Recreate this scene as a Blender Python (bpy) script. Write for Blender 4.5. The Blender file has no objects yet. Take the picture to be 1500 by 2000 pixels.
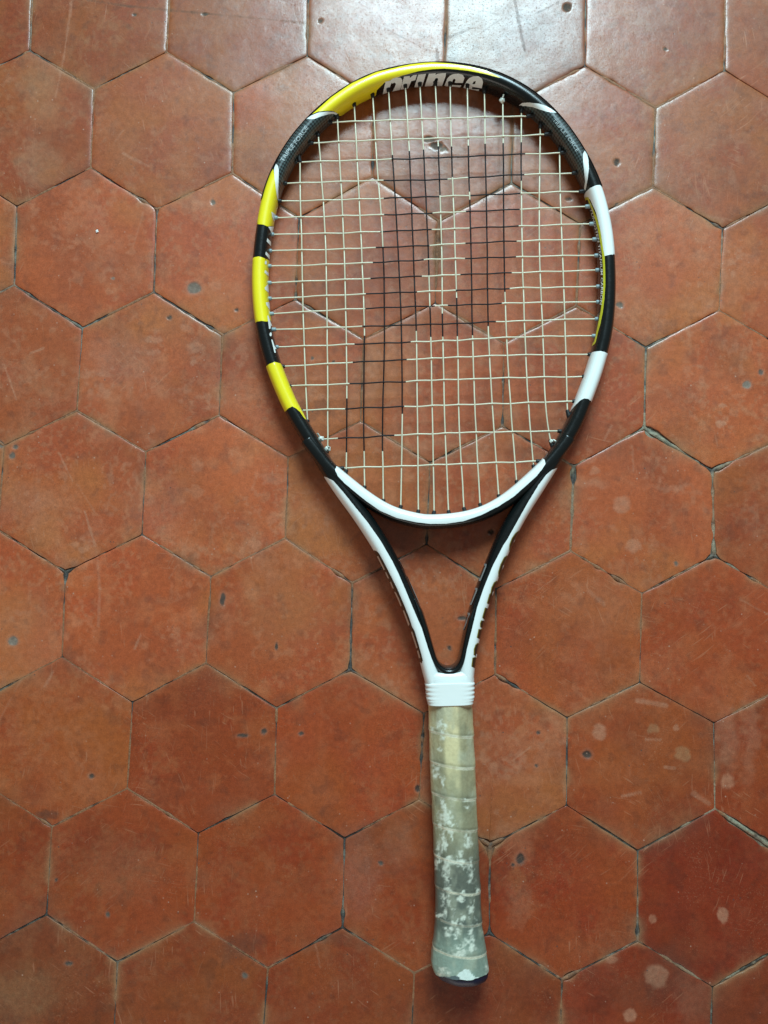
import bpy, bmesh, math, random
import numpy as np
from mathutils import Vector, Matrix
from mathutils.bvhtree import BVHTree
from mathutils.geometry import delaunay_2d_cdt

random.seed(7)
rng = np.random.default_rng(11)
SC = bpy.context.scene
COL = SC.collection

# ------------------------------------------------------------------ camera, world, light
PITCH = 0.1095                      # across-flats size of one floor tile (m)
F = 1750.0                          # focal length in photo pixels (1500 x 2000)
CA, OX, OY, RX, RY, H0 = -0.0366, -0.7572, -0.3914, 0.0611, 0.0067, 6.219
CAM_H = H0 * PITCH
_cx, _sx, _cy, _sy = math.cos(RX), math.sin(RX), math.cos(RY), math.sin(RY)
ROT = np.array([[1, 0, 0], [0, _cx, -_sx], [0, _sx, _cx]]) @ np.array([[_cy, 0, _sy], [0, 1, 0], [-_sy, 0, _cy]])
CAM = np.array([0.0, 0.0, CAM_H])

cd = bpy.data.cameras.new("camera")
cam = bpy.data.objects.new("camera", cd)
COL.objects.link(cam)
cd.sensor_fit = 'VERTICAL'
cd.sensor_height = 36.0
cd.sensor_width = 27.0
cd.lens = 36.0 * F / 2000.0
cd.clip_start = 0.01
cd.clip_end = 100.0
m4 = Matrix.Identity(4)
for i in range(3):
    for j in range(3):
        m4[i][j] = ROT[i, j]
    m4[i][3] = CAM[i]
cam.matrix_world = m4
SC.camera = cam

W = bpy.data.worlds.new("World")
SC.world = W
W.use_nodes = True
bg = W.node_tree.nodes["Background"]
bg.inputs[0].default_value = (1.0, 0.95, 0.88, 1)
bg.inputs[1].default_value = 0.17

ld = bpy.data.lights.new("window_light", 'AREA')
ld.shape = 'RECTANGLE'
ld.size = 0.585
ld.size_y = 1.0
ld.energy = 74.0
ld.color = (0.62, 0.905, 1.0)
lo = bpy.data.objects.new("window_light", ld)
COL.objects.link(lo)
lo.location = (0.155, 1.35, 1.30)
lo.rotation_euler = (math.radians(-90), 0, 0)      # faces -Y, towards the racket

# the room behind the photographer gives a weak fill
fd = bpy.data.lights.new("room_light", 'AREA')
fd.shape = 'RECTANGLE'
fd.size = 3.0
fd.size_y = 1.1
fd.energy = 24.0
fd.color = (1.0, 0.93, 0.84)
fo = bpy.data.objects.new("room_light", fd)
COL.objects.link(fo)
fo.location = (-0.5, -2.5, 0.75)
fo.rotation_euler = (math.radians(84), 0, 0)

SC.view_settings.view_transform = 'Standard'
SC.view_settings.look = 'None'
SC.view_settings.exposure = 0.0
SC.view_settings.gamma = 1.0

# ------------------------------------------------------------------ helpers
def ray(px, py):
    d = ROT @ np.array([(px - 750) / F, -(py - 1000) / F, -1.0])
    return d

def at(px, py, z=0.0):
    d = ray(px, py)
    return CAM + d * ((z - CAM[2]) / d[2])

def project(P):
    Q = (np.asarray(P) - CAM) @ ROT
    return np.stack([750 + F * Q[..., 0] / -Q[..., 2], 1000 - F * Q[..., 1] / -Q[..., 2]], -1)

Z_TIP, Z_BUTT = 0.0118, 0.0176
Y_TIP, Y_BUTT = at(870, 130)[1], at(900, 1910)[1]

def zs(y):                          # height of the racket's middle plane over the floor
    t = (Y_TIP - y) / (Y_TIP - Y_BUTT)
    return Z_TIP + (Z_BUTT - Z_TIP) * t

def rk(px, py, dz=0.0):             # photo point on the racket's middle plane
    p = at(px, py, 0.014)
    for _ in range(3):
        p = at(px, py, zs(p[1]) + dz)
    return p

def hash2(ix, iy, seed):
    n = (ix * 374761393 + iy * 668265263 + seed * 974711) & 0xFFFFFFFF
    n = ((n ^ (n >> 13)) * 1274126177) & 0xFFFFFFFF
    n = n ^ (n >> 16)
    return (n & 0xFFFFFF) / float(0xFFFFFF)

def vnoise(x, y, seed=0):
    xi = np.floor(x).astype(np.int64); yi = np.floor(y).astype(np.int64)
    fx = x - xi; fy = y - yi
    fx = fx * fx * (3 - 2 * fx); fy = fy * fy * (3 - 2 * fy)
    a = hash2(xi, yi, seed); b = hash2(xi + 1, yi, seed)
    c = hash2(xi, yi + 1, seed); d = hash2(xi + 1, yi + 1, seed)
    return (a * (1 - fx) + b * fx) * (1 - fy) + (c * (1 - fx) + d * fx) * fy

def fbm(x, y, seed=0, oct=4, gain=0.5):
    s = 0; amp = 1; tot = 0
    for k in range(oct):
        s = s + amp * vnoise(x * 2 ** k + 17.3 * k, y * 2 ** k - 9.1 * k, seed + k * 31)
        tot += amp; amp *= gain
    return s / tot

def sstep(a, b, x):
    t = np.clip((x - a) / (b - a), 0, 1)
    return t * t * (3 - 2 * t)

def fast_mesh(name, verts, faces4=None, tris=None, smooth=True):
    me = bpy.data.meshes.new(name)
    verts = np.asarray(verts, np.float32)
    loops, starts, totals = [], [], []
    off = 0
    for arr, k in ((faces4, 4), (tris, 3)):
        if arr is not None and len(arr):
            arr = np.asarray(arr, np.int32)
            loops.append(arr.ravel())
            starts.append(off + np.arange(len(arr), dtype=np.int32) * k)
            totals.append(np.full(len(arr), k, np.int32))
            off += arr.size
    loops = np.concatenate(loops); starts = np.concatenate(starts); totals = np.concatenate(totals)
    me.vertices.add(len(verts)); me.vertices.foreach_set("co", verts.ravel())
    me.loops.add(len(loops)); me.loops.foreach_set("vertex_index", loops)
    me.polygons.add(len(starts)); me.polygons.foreach_set("loop_start", starts)
    me.polygons.foreach_set("loop_total", totals)
    me.update(calc_edges=True)
    me.validate()
    me.polygons.foreach_set("use_smooth", np.full(len(me.polygons), smooth, bool))
    return me

def set_col(me, rgba, name="col"):
    ca = me.color_attributes.new(name, 'FLOAT_COLOR', 'POINT')
    ca.data.foreach_set("color", np.asarray(rgba, np.float32).ravel())

def link(name, me, mat=None, parent=None):
    o = bpy.data.objects.new(name, me)
    COL.objects.link(o)
    if mat is not None and not me.materials:
        me.materials.append(mat)
    if parent is not None:
        o.parent = parent
    return o

# ------------------------------------------------------------------ materials
class NT:
    def __init__(self, name):
        self.m = bpy.data.materials.new(name); self.m.use_nodes = True
        self.t = self.m.node_tree
        self.b = self.t.nodes["Principled BSDF"]
    def n(self, typ, **kw):
        nd = self.t.nodes.new(typ)
        for k, v in kw.items():
            if k.startswith("i_"):
                nd.inputs[k[2:].replace("_", " ")].default_value = v
            else:
                setattr(nd, k, v)
        return nd
    def l(self, a, b):
        self.t.links.new(a, b)
    def noise(self, vec, scale, detail=3, rough=0.55):
        nd = self.n("ShaderNodeTexNoise")
        nd.inputs["Scale"].default_value = scale
        nd.inputs["Detail"].default_value = detail
        nd.inputs["Roughness"].default_value = rough
        if vec is not None: self.l(vec, nd.inputs["Vector"])
        return nd
    def ramp(self, fac, stops):
        r = self.n("ShaderNodeValToRGB")
        e = r.color_ramp.elements
        while len(e) < len(stops): e.new(0.5)
        for k, (p, c) in enumerate(stops):
            e[k].position = p
            e[k].color = (c, c, c, 1) if not isinstance(c, tuple) else (*c, 1)
        self.l(fac, r.inputs[0])
        return r
    def mix(self, fac, a, b, mode='MIX'):
        x = self.n("ShaderNodeMix", data_type='RGBA', blend_type=mode)
        for sock, v in ((x.inputs[0], fac), (x.inputs[6], a), (x.inputs[7], b)):
            if hasattr(v, "links"): self.l(v, sock)
            elif isinstance(v, tuple): sock.default_value = (*v, 1) if len(v) == 3 else v
            else: sock.default_value = v
        return x.outputs[2]
    def math(self, op, a, b=0.0, c=None):
        x = self.n("ShaderNodeMath", operation=op)
        for k, v in enumerate((a, b, c)):
            if v is None: continue
            if hasattr(v, "links"): self.l(v, x.inputs[k])
            else: x.inputs[k].default_value = v
        return x.outputs[0]

def paint(name, col, rough=0.3, coat=0.6, spec=0.5, dust=0.15):
    """lacquered paint with faint scuffs"""
    t = NT(name)
    pos = t.n("ShaderNodeNewGeometry").outputs["Position"]
    a = t.noise(pos, 90, 4)
    f = t.ramp(a.outputs[0], [(0.35, 0.0), (0.75, dust)])
    dark = tuple(c * 0.75 + 0.001 for c in col)
    t.l(t.mix(f.outputs[0], col, dark), t.b.inputs["Base Color"])
    sc = t.noise(pos, 420, 3)
    r = t.n("ShaderNodeMapRange")
    t.l(sc.outputs[0], r.inputs[0])
    r.inputs[3].default_value = rough - 0.06; r.inputs[4].default_value = rough + 0.1
    t.l(r.outputs[0], t.b.inputs["Roughness"])
    t.b.inputs["Specular IOR Level"].default_value = spec
    t.b.inputs["Coat Weight"].default_value = coat
    t.b.inputs["Coat Roughness"].default_value = 0.12
    return t.m

M_BLACK = paint("black_paint", (0.005, 0.007, 0.007), 0.24, 0.15, 0.35, 0.3)
M_YELLOW = paint("yellow_paint", (0.86, 0.71, 0.012), 0.32, 0.5)
M_LIME = paint("lime_line_paint", (0.62, 0.60, 0.03), 0.35, 0.4)
M_WHITE = paint("white_paint", (0.80, 0.83, 0.80), 0.32, 0.5, 0.5, 0.06)
M_LETTER = paint("white_lettering", (0.82, 0.85, 0.81), 0.4, 0.3)
M_FAINT = paint("faint_lettering", (0.40, 0.44, 0.44), 0.45, 0.2)
M_DIM = paint("dim_lettering", (0.16, 0.13, 0.11), 0.5, 0.1)
M_CREAM = paint("cream_lettering", (0.55, 0.42, 0.33), 0.5, 0.1)
M_GREYLET = paint("grey_lettering", (0.26, 0.27, 0.26), 0.45, 0.2)
M_GOLD = paint("dark_gold_paint", (0.30, 0.22, 0.03), 0.4, 0.3)
M_BROWNBLACK = paint("brown_black_paint", (0.020, 0.013, 0.006), 0.35, 0.3)
M_RUBBER = paint("black_plastic", (0.012, 0.012, 0.012), 0.5, 0.0, 0.35, 0.3)
M_GREYPLAS = paint("blue_grey_plastic", (0.24, 0.31, 0.32), 0.45, 0.0, 0.4, 0.3)
M_COLLAR = paint("white_rubber", (0.80, 0.82, 0.78), 0.55, 0.0, 0.35, 0.12)
M_NAVY = paint("navy_plastic", (0.008, 0.009, 0.028), 0.4, 0.0, 0.4, 0.3)
M_STRING = paint("cream_string", (0.68, 0.62, 0.45), 0.38, 0.2, 0.5, 0.25)
M_KNOT = paint("pale_string_knot", (0.66, 0.68, 0.60), 0.4, 0.2)
M_INK = paint("black_stencil_ink", (0.008, 0.006, 0.007), 0.55, 0.0, 0.25, 0.1)
M_CHIP = paint("white_crumb", (0.75, 0.75, 0.72), 0.7, 0.0)

def carbon():
    t = NT("carbon_weave")
    uv = t.n("ShaderNodeUVMap").outputs[0]
    mp = t.n("ShaderNodeMapping"); mp.inputs["Rotation"].default_value = (0, 0, math.radians(45))
    t.l(uv, mp.inputs[0])
    ck = t.n("ShaderNodeTexChecker"); ck.inputs["Scale"].default_value = 560.0
    t.l(mp.outputs[0], ck.inputs["Vector"])
    n = t.noise(uv, 900, 2)
    base = t.mix(ck.outputs["Fac"], (0.004, 0.006, 0.006), (0.075, 0.11, 0.11))
    base = t.mix(t.ramp(n.outputs[0], [(0.3, 0.0), (0.8, 0.6)]).outputs[0], base, (0.010, 0.014, 0.014))
    t.l(base, t.b.inputs["Base Color"])
    t.b.inputs["Roughness"].default_value = 0.32
    t.b.inputs["Coat Weight"].default_value = 0.5
    t.b.inputs["Coat Roughness"].default_value = 0.12
    return t.m
M_CARBON = carbon()

def tile_mat():
    t = NT("terracotta_tile")
    at_ = t.n("ShaderNodeAttribute"); at_.attribute_name = "col"
    pos = t.n("ShaderNodeNewGeometry").outputs["Position"]
    c = at_.outputs["Color"]
    # clay grain
    g1 = t.noise(pos, 1500, 3, 0.7)
    c = t.mix(1.0, c, t.ramp(g1.outputs[0], [(0.25, 0.70), (0.75, 1.28)]).outputs[0], 'MULTIPLY')
    g2 = t.noise(pos, 260, 5, 0.65)
    c = t.mix(1.0, c, t.ramp(g2.outputs[0], [(0.3, 0.84), (0.7, 1.14)]).outputs[0], 'MULTIPLY')
    # pale flecks and dark pin holes
    v = t.n("ShaderNodeTexVoronoi"); v.inputs["Scale"].default_value = 170; t.l(pos, v.inputs["Vector"])
    fm = t.noise(pos, 45, 2)
    fl = t.math('MULTIPLY', t.ramp(v.outputs["Distance"], [(0.05, 1.0), (0.13, 0.0)]).outputs[0],
                t.ramp(fm.outputs[0], [(0.52, 0.0), (0.66, 0.75)]).outputs[0])
    c = t.mix(fl, c, (0.47, 0.27, 0.19))
    v2 = t.n("ShaderNodeTexVoronoi"); v2.inputs["Scale"].default_value = 120; t.l(pos, v2.inputs["Vector"])
    fm2 = t.noise(pos, 30, 2)
    hol = t.math('MULTIPLY', t.ramp(v2.outputs["Distance"], [(0.04, 1.0), (0.09, 0.0)]).outputs[0],
                 t.ramp(fm2.outputs[0], [(0.55, 0.0), (0.62, 0.8)]).outputs[0])
    c = t.mix(hol, c, (0.055, 0.045, 0.04))
    # fine pale speckle, denser on rubbed areas
    sp = t.noise(pos, 700, 2, 0.6)
    spm = t.noise(pos, 28, 3)
    spk = t.math('MULTIPLY', t.ramp(sp.outputs[0], [(0.60, 0.0), (0.68, 1.0)]).outputs[0], t.ramp(spm.outputs[0], [(0.46, 0.0), (0.72, 0.40)]).outputs[0])
    c = t.mix(spk, c, (0.42, 0.19, 0.10))
    sd = t.noise(pos, 620, 2, 0.6)
    c = t.mix(t.ramp(sd.outputs[0], [(0.64, 0.0), (0.72, 0.35)]).outputs[0], c, (0.12, 0.045, 0.025))
    # straight and hairline scratches
    total = None
    for k, (ang, sa, sc_, th, mk) in enumerate([(12, 46, 1500, 0.68, 14), (68, 40, 1700, 0.69, 17), (-38, 55, 1500, 0.68, 12), (96, 30, 1900, 0.70, 19), (-70, 60, 1600, 0.69, 15), (84, 70, 1400, 0.67, 23), (35, 75, 1600, 0.68, 21)]):
        mp = t.n("ShaderNodeMapping"); mp.vector_type = 'POINT'
        mp.inputs["Rotation"].default_value = (0, 0, math.radians(ang))
        mp.inputs["Scale"].default_value = (sa, sc_ * 0.5, 1)
        mp.inputs["Location"].default_value = (3.1 * k, 7.7 * k, 0)
        wob = t.n("ShaderNodeVectorMath", operation='MULTIPLY_ADD')
        wn = t.noise(pos, 22, 1)
        t.l(wn.outputs["Color"], wob.inputs[0]); wob.inputs[1].default_value = (0.010, 0.010, 0); t.l(pos, wob.inputs[2])
        rot = t.n("ShaderNodeVectorRotate"); rot.rotation_type = 'Z_AXIS'; rot.inputs["Angle"].default_value = math.radians(ang)
        t.l(wob.outputs[0], rot.inputs["Vector"])
        sc2 = t.n("ShaderNodeVectorMath", operation='MULTIPLY'); sc2.inputs[1].default_value = (sa, sc_ * 0.5, 0)
        t.l(rot.outputs[0], sc2.inputs[0])
        ad = t.n("ShaderNodeVectorMath", operation='ADD'); ad.inputs[1].default_value = (3.1 * k, 7.7 * k, 1.7 * k)
        t.l(sc2.outputs[0], ad.inputs[0])
        t.t.nodes.remove(mp)
        sn = t.noise(ad.outputs[0], 1.0, 1.0, 0.4)
        mm = t.noise(pos, mk, 2)
        s = t.math('MULTIPLY', t.ramp(sn.outputs[0], [(th, 0.0), (th + 0.05, 1.0)]).outputs[0],
                   t.ramp(mm.outputs[0], [(0.55, 0.0), (0.70, 0.85)]).outputs[0])
        total = s if total is None else t.math('MAXIMUM', total, s)
    c = t.mix(t.math('MULTIPLY', total, 0.45), c, (0.46, 0.20, 0.11))
    t.l(c, t.b.inputs["Base Color"])
    # gloss: waxed and worn patches
    rn = t.noise(pos, 38, 4, 0.6)
    rr = t.ramp(rn.outputs[0], [(0.3, 0.34), (0.7, 0.50)])
    rough = t.math('ADD', rr.outputs[0], t.math('MULTIPLY', g2.outputs[0], 0.10))
    rough = t.math('ADD', rough, t.math('MULTIPLY', at_.outputs["Alpha"], 0.35))
    t.l(rough, t.b.inputs["Roughness"])
    t.b.inputs["Specular IOR Level"].default_value = 0.28
    cw = t.ramp(t.noise(pos, 60, 5, 0.7).outputs[0], [(0.30, 0.46), (0.62, 0.80)])
    cwm = t.math('MULTIPLY', cw.outputs[0], t.math('SUBTRACT', 1.0, at_.outputs["Alpha"]))
    cwm = t.math('MULTIPLY', cwm, t.math('SUBTRACT', 1.0, t.math('MULTIPLY', total, 0.8)))
    cwm = t.math('MULTIPLY', cwm, t.math('SUBTRACT', 1.0, t.ramp(sd.outputs[0], [(0.56, 0.0), (0.68, 0.75)]).outputs[0]))
    t.l(cwm, t.b.inputs["Coat Weight"])
    t.b.inputs["Coat Roughness"].default_value = 0.25
    b1 = t.n("ShaderNodeBump"); b1.inputs["Strength"].default_value = 0.22; b1.inputs["Distance"].default_value = 0.0006
    hsum = t.math('ADD', t.math('MULTIPLY', g2.outputs[0], 0.55), t.math('MULTIPLY', g1.outputs[0], 0.18))
    hsum = t.math('SUBTRACT', hsum, t.math('MULTIPLY', total, 0.22))
    hsum = t.math('SUBTRACT', hsum, t.math('MULTIPLY', hol, 0.4))
    t.l(hsum, b1.inputs["Height"])
    t.l(b1.outputs[0], t.b.inputs["Normal"]); t.l(b1.outputs[0], t.b.inputs["Coat Normal"])
    return t.m
M_TILE = tile_mat()

def grout_mat():
    t = NT("old_mortar")
    at_ = t.n("ShaderNodeAttribute"); at_.attribute_name = "col"
    pos = t.n("ShaderNodeNewGeometry").outputs["Position"]
    g = t.noise(pos, 900, 4, 0.7)
    c = t.mix(1.0, at_.outputs["Color"], t.ramp(g.outputs[0], [(0.25, 0.55), (0.75, 1.4)]).outputs[0], 'MULTIPLY')
    t.l(c, t.b.inputs["Base Color"])
    t.b.inputs["Roughness"].default_value = 0.6
    b = t.n("ShaderNodeBump"); b.inputs["Strength"].default_value = 0.7; b.inputs["Distance"].default_value = 0.0008
    t.l(g.outputs[0], b.inputs["Height"]); t.l(b.outputs[0], t.b.inputs["Normal"])
    return t.m
M_GROUT = grout_mat()

def grip_mat():
    t = NT("worn_overgrip")
    at_ = t.n("ShaderNodeAttribute"); at_.attribute_name = "col"
    pos = t.n("ShaderNodeNewGeometry").outputs["Position"]
    g = t.noise(pos, 500, 4, 0.65)
    c = t.mix(1.0, at_.outputs["Color"], t.ramp(g.outputs[0], [(0.25, 0.86), (0.75, 1.12)]).outputs[0], 'MULTIPLY')
    t.l(c, t.b.inputs["Base Color"])
    t.b.inputs["Roughness"].default_value = 0.37
    t.b.inputs["Specular IOR Level"].default_value = 0.45
    b = t.n("ShaderNodeBump"); b.inputs["Strength"].default_value = 0.25; b.inputs["Distance"].default_value = 0.0006
    t.l(g.outputs[0], b.inputs["Height"]); t.l(b.outputs[0], t.b.inputs["Normal"])
    return t.m
M_GRIP = grip_mat()

# ------------------------------------------------------------------ the floor
VPX = [(58,98),(325,101),(600,108),(1143,128),(1416,137),(183,173),(456,180),(730,190),(1281,210),(177,327),(453,338),(727,345),(999,357),(1276,365),
(32,402),(306,408),(584,425),(857,431),(1134,437),(1412,446),(27,556),(300,570),(577,584),(850,592),(1126,597),(1405,606),
(160,640),(435,654),(711,662),(984,671),(1262,678),(150,802),(428,811),(704,822),(982,832),(1259,835),
(8,870),(284,882),(563,893),(840,903),(1121,910),(1392,919),(277,1044),(558,1051),(833,1063),(1115,1076),(1395,1085),
(127,1117),(412,1126),(688,1139),(969,1150),(1254,1159),(121,1283),(402,1295),(684,1308),(967,1317),(1250,1333),
(258,1372),(540,1383),(828,1394),(1108,1402),(1395,1412),(248,1540),(536,1552),(1107,1573),(1397,1580),
(101,1615),(387,1628),(673,1638),(957,1652),(1246,1662),(90,1787),(379,1800),(669,1812),(956,1824),(1246,1838),
(229,1880),(523,1892),(809,1902),(1098,1915),(1392,1928)]
VM = np.array([at(x, y)[:2] for x, y in VPX])

def lat(x, y):
    c, s = math.cos(CA), math.sin(CA)
    return np.array([(c * x - s * y + OX) * PITCH, (s * x + c * y + OY) * PITCH])

def snap(p):
    d = np.linalg.norm(VM - p, axis=1)
    k = d.argmin()
    return VM[k] if d[k] < 0.012 else p

# gaps: (px, py, radius_px, inward_px): spots where the tile edge has broken away and mortar shows
CHIPS = [(1118,925,20,11),(1133,935,12,6),(1270,846,22,9),(1292,862,22,10),(1312,874,14,5),(1398,915,16,9),(1415,905,14,9),(1397,1025,16,8),(1385,1072,22,11),(1395,1085,14,6),
(1165,1108,12,6),(1206,1135,18,9),(1140,1092,10,4),(1420,1600,26,7),(1450,1620,30,9),(1480,1640,30,9),(1500,1655,26,9),(1420,1905,22,6),(1450,1888,26,7),(1485,1872,26,7),
(1345,1895,16,7),(1300,1875,12,5),(1330,1885,12,5),(1115,1908,16,8),(985,1322,16,9),(1005,1333,14,8),(970,1657,24,13),(948,1650,16,9),(957,1824,12,8),(127,1120,22,9),(278,390,10,7),
(306,410,8,5),(323,90,7,4),(410,148,10,4),(60,575,9,4),(105,603,9,3),(150,635,12,5),(190,622,7,4),(413,637,8,5),(385,832,14,6),(400,825,14,5),(62,847,9,5),(435,820,10,4),
(855,455,14,8),(853,480,22,11),(852,505,16,10),(852,530,10,5),(728,250,8,5),(724,320,12,6),(1130,480,12,5),(1075,597,8,4),(1275,300,9,5),(1275,318,8,4),(1345,412,9,5),(1400,440,12,5),
(580,545,10,5),(577,575,10,5),(610,592,14,4),(980,745,10,5),(982,718,8,4),(985,825,12,5),(660,1115,16,5),(690,1250,8,4),(683,1305,12,5),(95,1600,18,8),(330,1590,12,5),(440,1595,10,4),(668,1785,9,7),(630,1832,10,5),
(820,1400,10,6),(820,1440,10,6),(822,1480,10,5),(1262,1680,12,5),(1246,1820,10,5),(835,1050,10,5),(1140,600,8,4),(600,70,8,4),(1235,690,8,3),(1225,145,10,5),(1195,160,12,5),(1120,140,12,5),(1100,150,10,4),
(1395,960,10,4),(1118,1000,10,3),(1270,845,14,9),(1115,1060,10,4),(410,1180,10,3),(30,485,8,3),(185,230,8,2),(1500,900,20,6),(1460,900,16,6),(915,1100,10,3),(1430,1105,16,4),(1470,1130,14,5)]
CHIP_W = [(at(x, y)[:2], r / 2560.0, d / 2560.0) for x, y, r, d in CHIPS]
# pits in the face of a tile: (px, py, rx_px, ry_px, depth_mm, shade)
PITS = [(838,272,13,7,0.9,0.22),(852,284,15,8,1.0,0.16),(866,292,9,5,0.7,0.28),(380,562,16,13,0.5,0.25),(462,606,5,4,0.6,0.12),(330,620,6,5,0.5,0.12),(30,872,6,6,0.6,0.2),(24,889,6,7,0.6,0.2),(0,868,6,8,0.6,0.2),(1205,316,7,8,0.8,0.1),(1147,1473,10,9,0.9,0.08),(1017,1677,9,12,0.9,0.07),
(178,1516,6,6,0.7,0.1),(134,1882,8,5,0.7,0.12),(210,1786,4,5,0.5,0.14),(478,1905,6,6,0.5,0.2),(110,1719,4,4,0.5,0.1),(515,1429,6,6,0.6,0.1),(588,1433,6,5,0.6,0.1),(744,1686,5,5,0.6,0.12),(817,1540,6,7,0.8,0.07),(1051,1430,5,4,0.5,0.1),
(1048,1496,4,4,0.5,0.1),(1110,388,8,4,0.8,0.14),(1210,595,8,7,0.6,0.25),(1458,752,9,9,0.4,0.3),(1487,728,6,6,0.4,0.15),(262,28,5,4,0.6,0.16),(400,27,6,4,0.6,0.16),(627,41,6,5,0.7,0.16),(1108,14,10,10,0.9,0.10),(958,1039,7,6,0.8,0.08),(417,395,6,7,0.5,0.25),
(1300,95,5,4,0.4,0.2),(903,1208,10,5,0.5,0.1),(610,700,4,4,0.3,0.2),(25,1252,11,10,0.3,0.3),(540,1262,4,8,0.3,0.09),(475,1437,12,4,0.25,0.09),(435,1170,6,14,0.25,0.09),(1003,1690,5,5,0.4,0.1),(652,706,4,4,0.3,0.12),(1205,398,5,4,0.3,0.14),
(878,1265,5,5,0.3,0.1),(221,543,4,3,0.3,0.3),(1320,1100,5,5,0.3,0.2)]
# old drips and rubbed spots: (px, py, rx, ry, strength, colour)
PALE = (0.45, 0.205, 0.12); SAND = (0.36, 0.22, 0.11); RUST = (0.34, 0.105, 0.035); DARK = (0.085, 0.035, 0.022)
STAINS = [(1213,985,16,18,0.6,PALE),(1238,1066,15,14,0.6,PALE),(1170,1430,14,15,0.7,PALE),(1275,1425,10,10,0.45,SAND),(1333,1473,14,16,0.45,SAND),(1283,1905,20,21,0.85,PALE),(1230,1985,13,13,0.8,PALE),(1410,1788,11,13,0.8,PALE),(1275,1795,8,10,0.6,PALE),
(1422,1527,14,17,0.6,PALE),(1198,1876,12,8,0.5,PALE),(1320,1423,5,5,0.6,PALE),(1412,1247,0,0,0,PALE),(1014,1650,24,46,0.55,(0.40,0.13,0.06)),(1010,1770,20,40,0.45,(0.38,0.15,0.08)),(1010,1710,14,30,0.5,RUST),(1420,1440,18,60,0.35,PALE),(1465,1440,16,80,0.30,PALE),
(1407,827,9,8,0.7,PALE),(1410,793,7,4,0.6,PALE),(1310,950,40,8,0.35,PALE),(1160,945,26,8,0.35,PALE),(240,700,60,40,0.30,(0.36,0.19,0.13)),(300,663,18,7,0.5,PALE),(300,690,14,5,0.45,PALE),(385,678,14,10,0.45,PALE),(378,707,6,6,0.6,PALE),(230,690,20,60,0.25,(0.15,0.06,0.035)),
(80,170,36,70,0.30,(0.37,0.22,0.12)),(75,320,40,40,0.35,(0.38,0.24,0.14)),(95,345,22,14,0.6,RUST),(110,330,26,16,0.5,RUST),(235,290,45,45,0.35,(0.24,0.075,0.03)),(470,130,40,40,0.25,(0.40,0.20,0.16)),(365,90,40,30,0.3,(0.20,0.055,0.03)),(420,30,40,20,0.2,(0.22,0.06,0.03)),
(470,1850,36,26,0.45,DARK),(490,1840,26,22,0.45,DARK),(95,1592,22,10,0.75,DARK),(660,1835,28,10,0.4,DARK),(520,1400,0,0,0,DARK),(1300,1900,40,50,0.35,DARK),(1240,1940,50,30,0.3,DARK),(1350,1950,30,40,0.3,(0.30,0.14,0.08)),(560,1370,26,14,0.35,DARK),(640,1590,26,14,0.3,DARK),
(20,1960,80,60,0.30,(0.20,0.10,0.045)),(60,1930,70,50,0.25,(0.30,0.17,0.08)),(240,1700,70,60,0.22,(0.34,0.18,0.09)),(300,990,60,60,0.22,(0.37,0.19,0.13)),(60,1240,60,90,0.22,(0.34,0.18,0.11)),(30,980,80,40,0.25,(0.37,0.18,0.12)),(560,1200,80,70,0.22,(0.33,0.17,0.09)),
(700,1710,40,80,0.28,(0.38,0.20,0.14)),(780,1650,30,50,0.25,(0.38,0.19,0.12)),(340,1170,60,14,0.25,(0.16,0.05,0.03)),(260,1180,60,14,0.2,(0.16,0.05,0.03)),(430,1590,40,20,0.2,(0.2,0.06,0.03)),(150,1880,40,60,0.2,(0.33,0.12,0.05)),(1180,1180,90,60,0.16,(0.36,0.17,0.09)),
(1160,920,10,8,0.5,PALE),(360,640,10,8,0.4,PALE),(940,30,120,60,0.12,(0.22,0.1,0.06)),(885,115,14,26,0.7,(0.12,0.07,0.04)),(1020,1690,6,8,0.4,DARK)]
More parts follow.
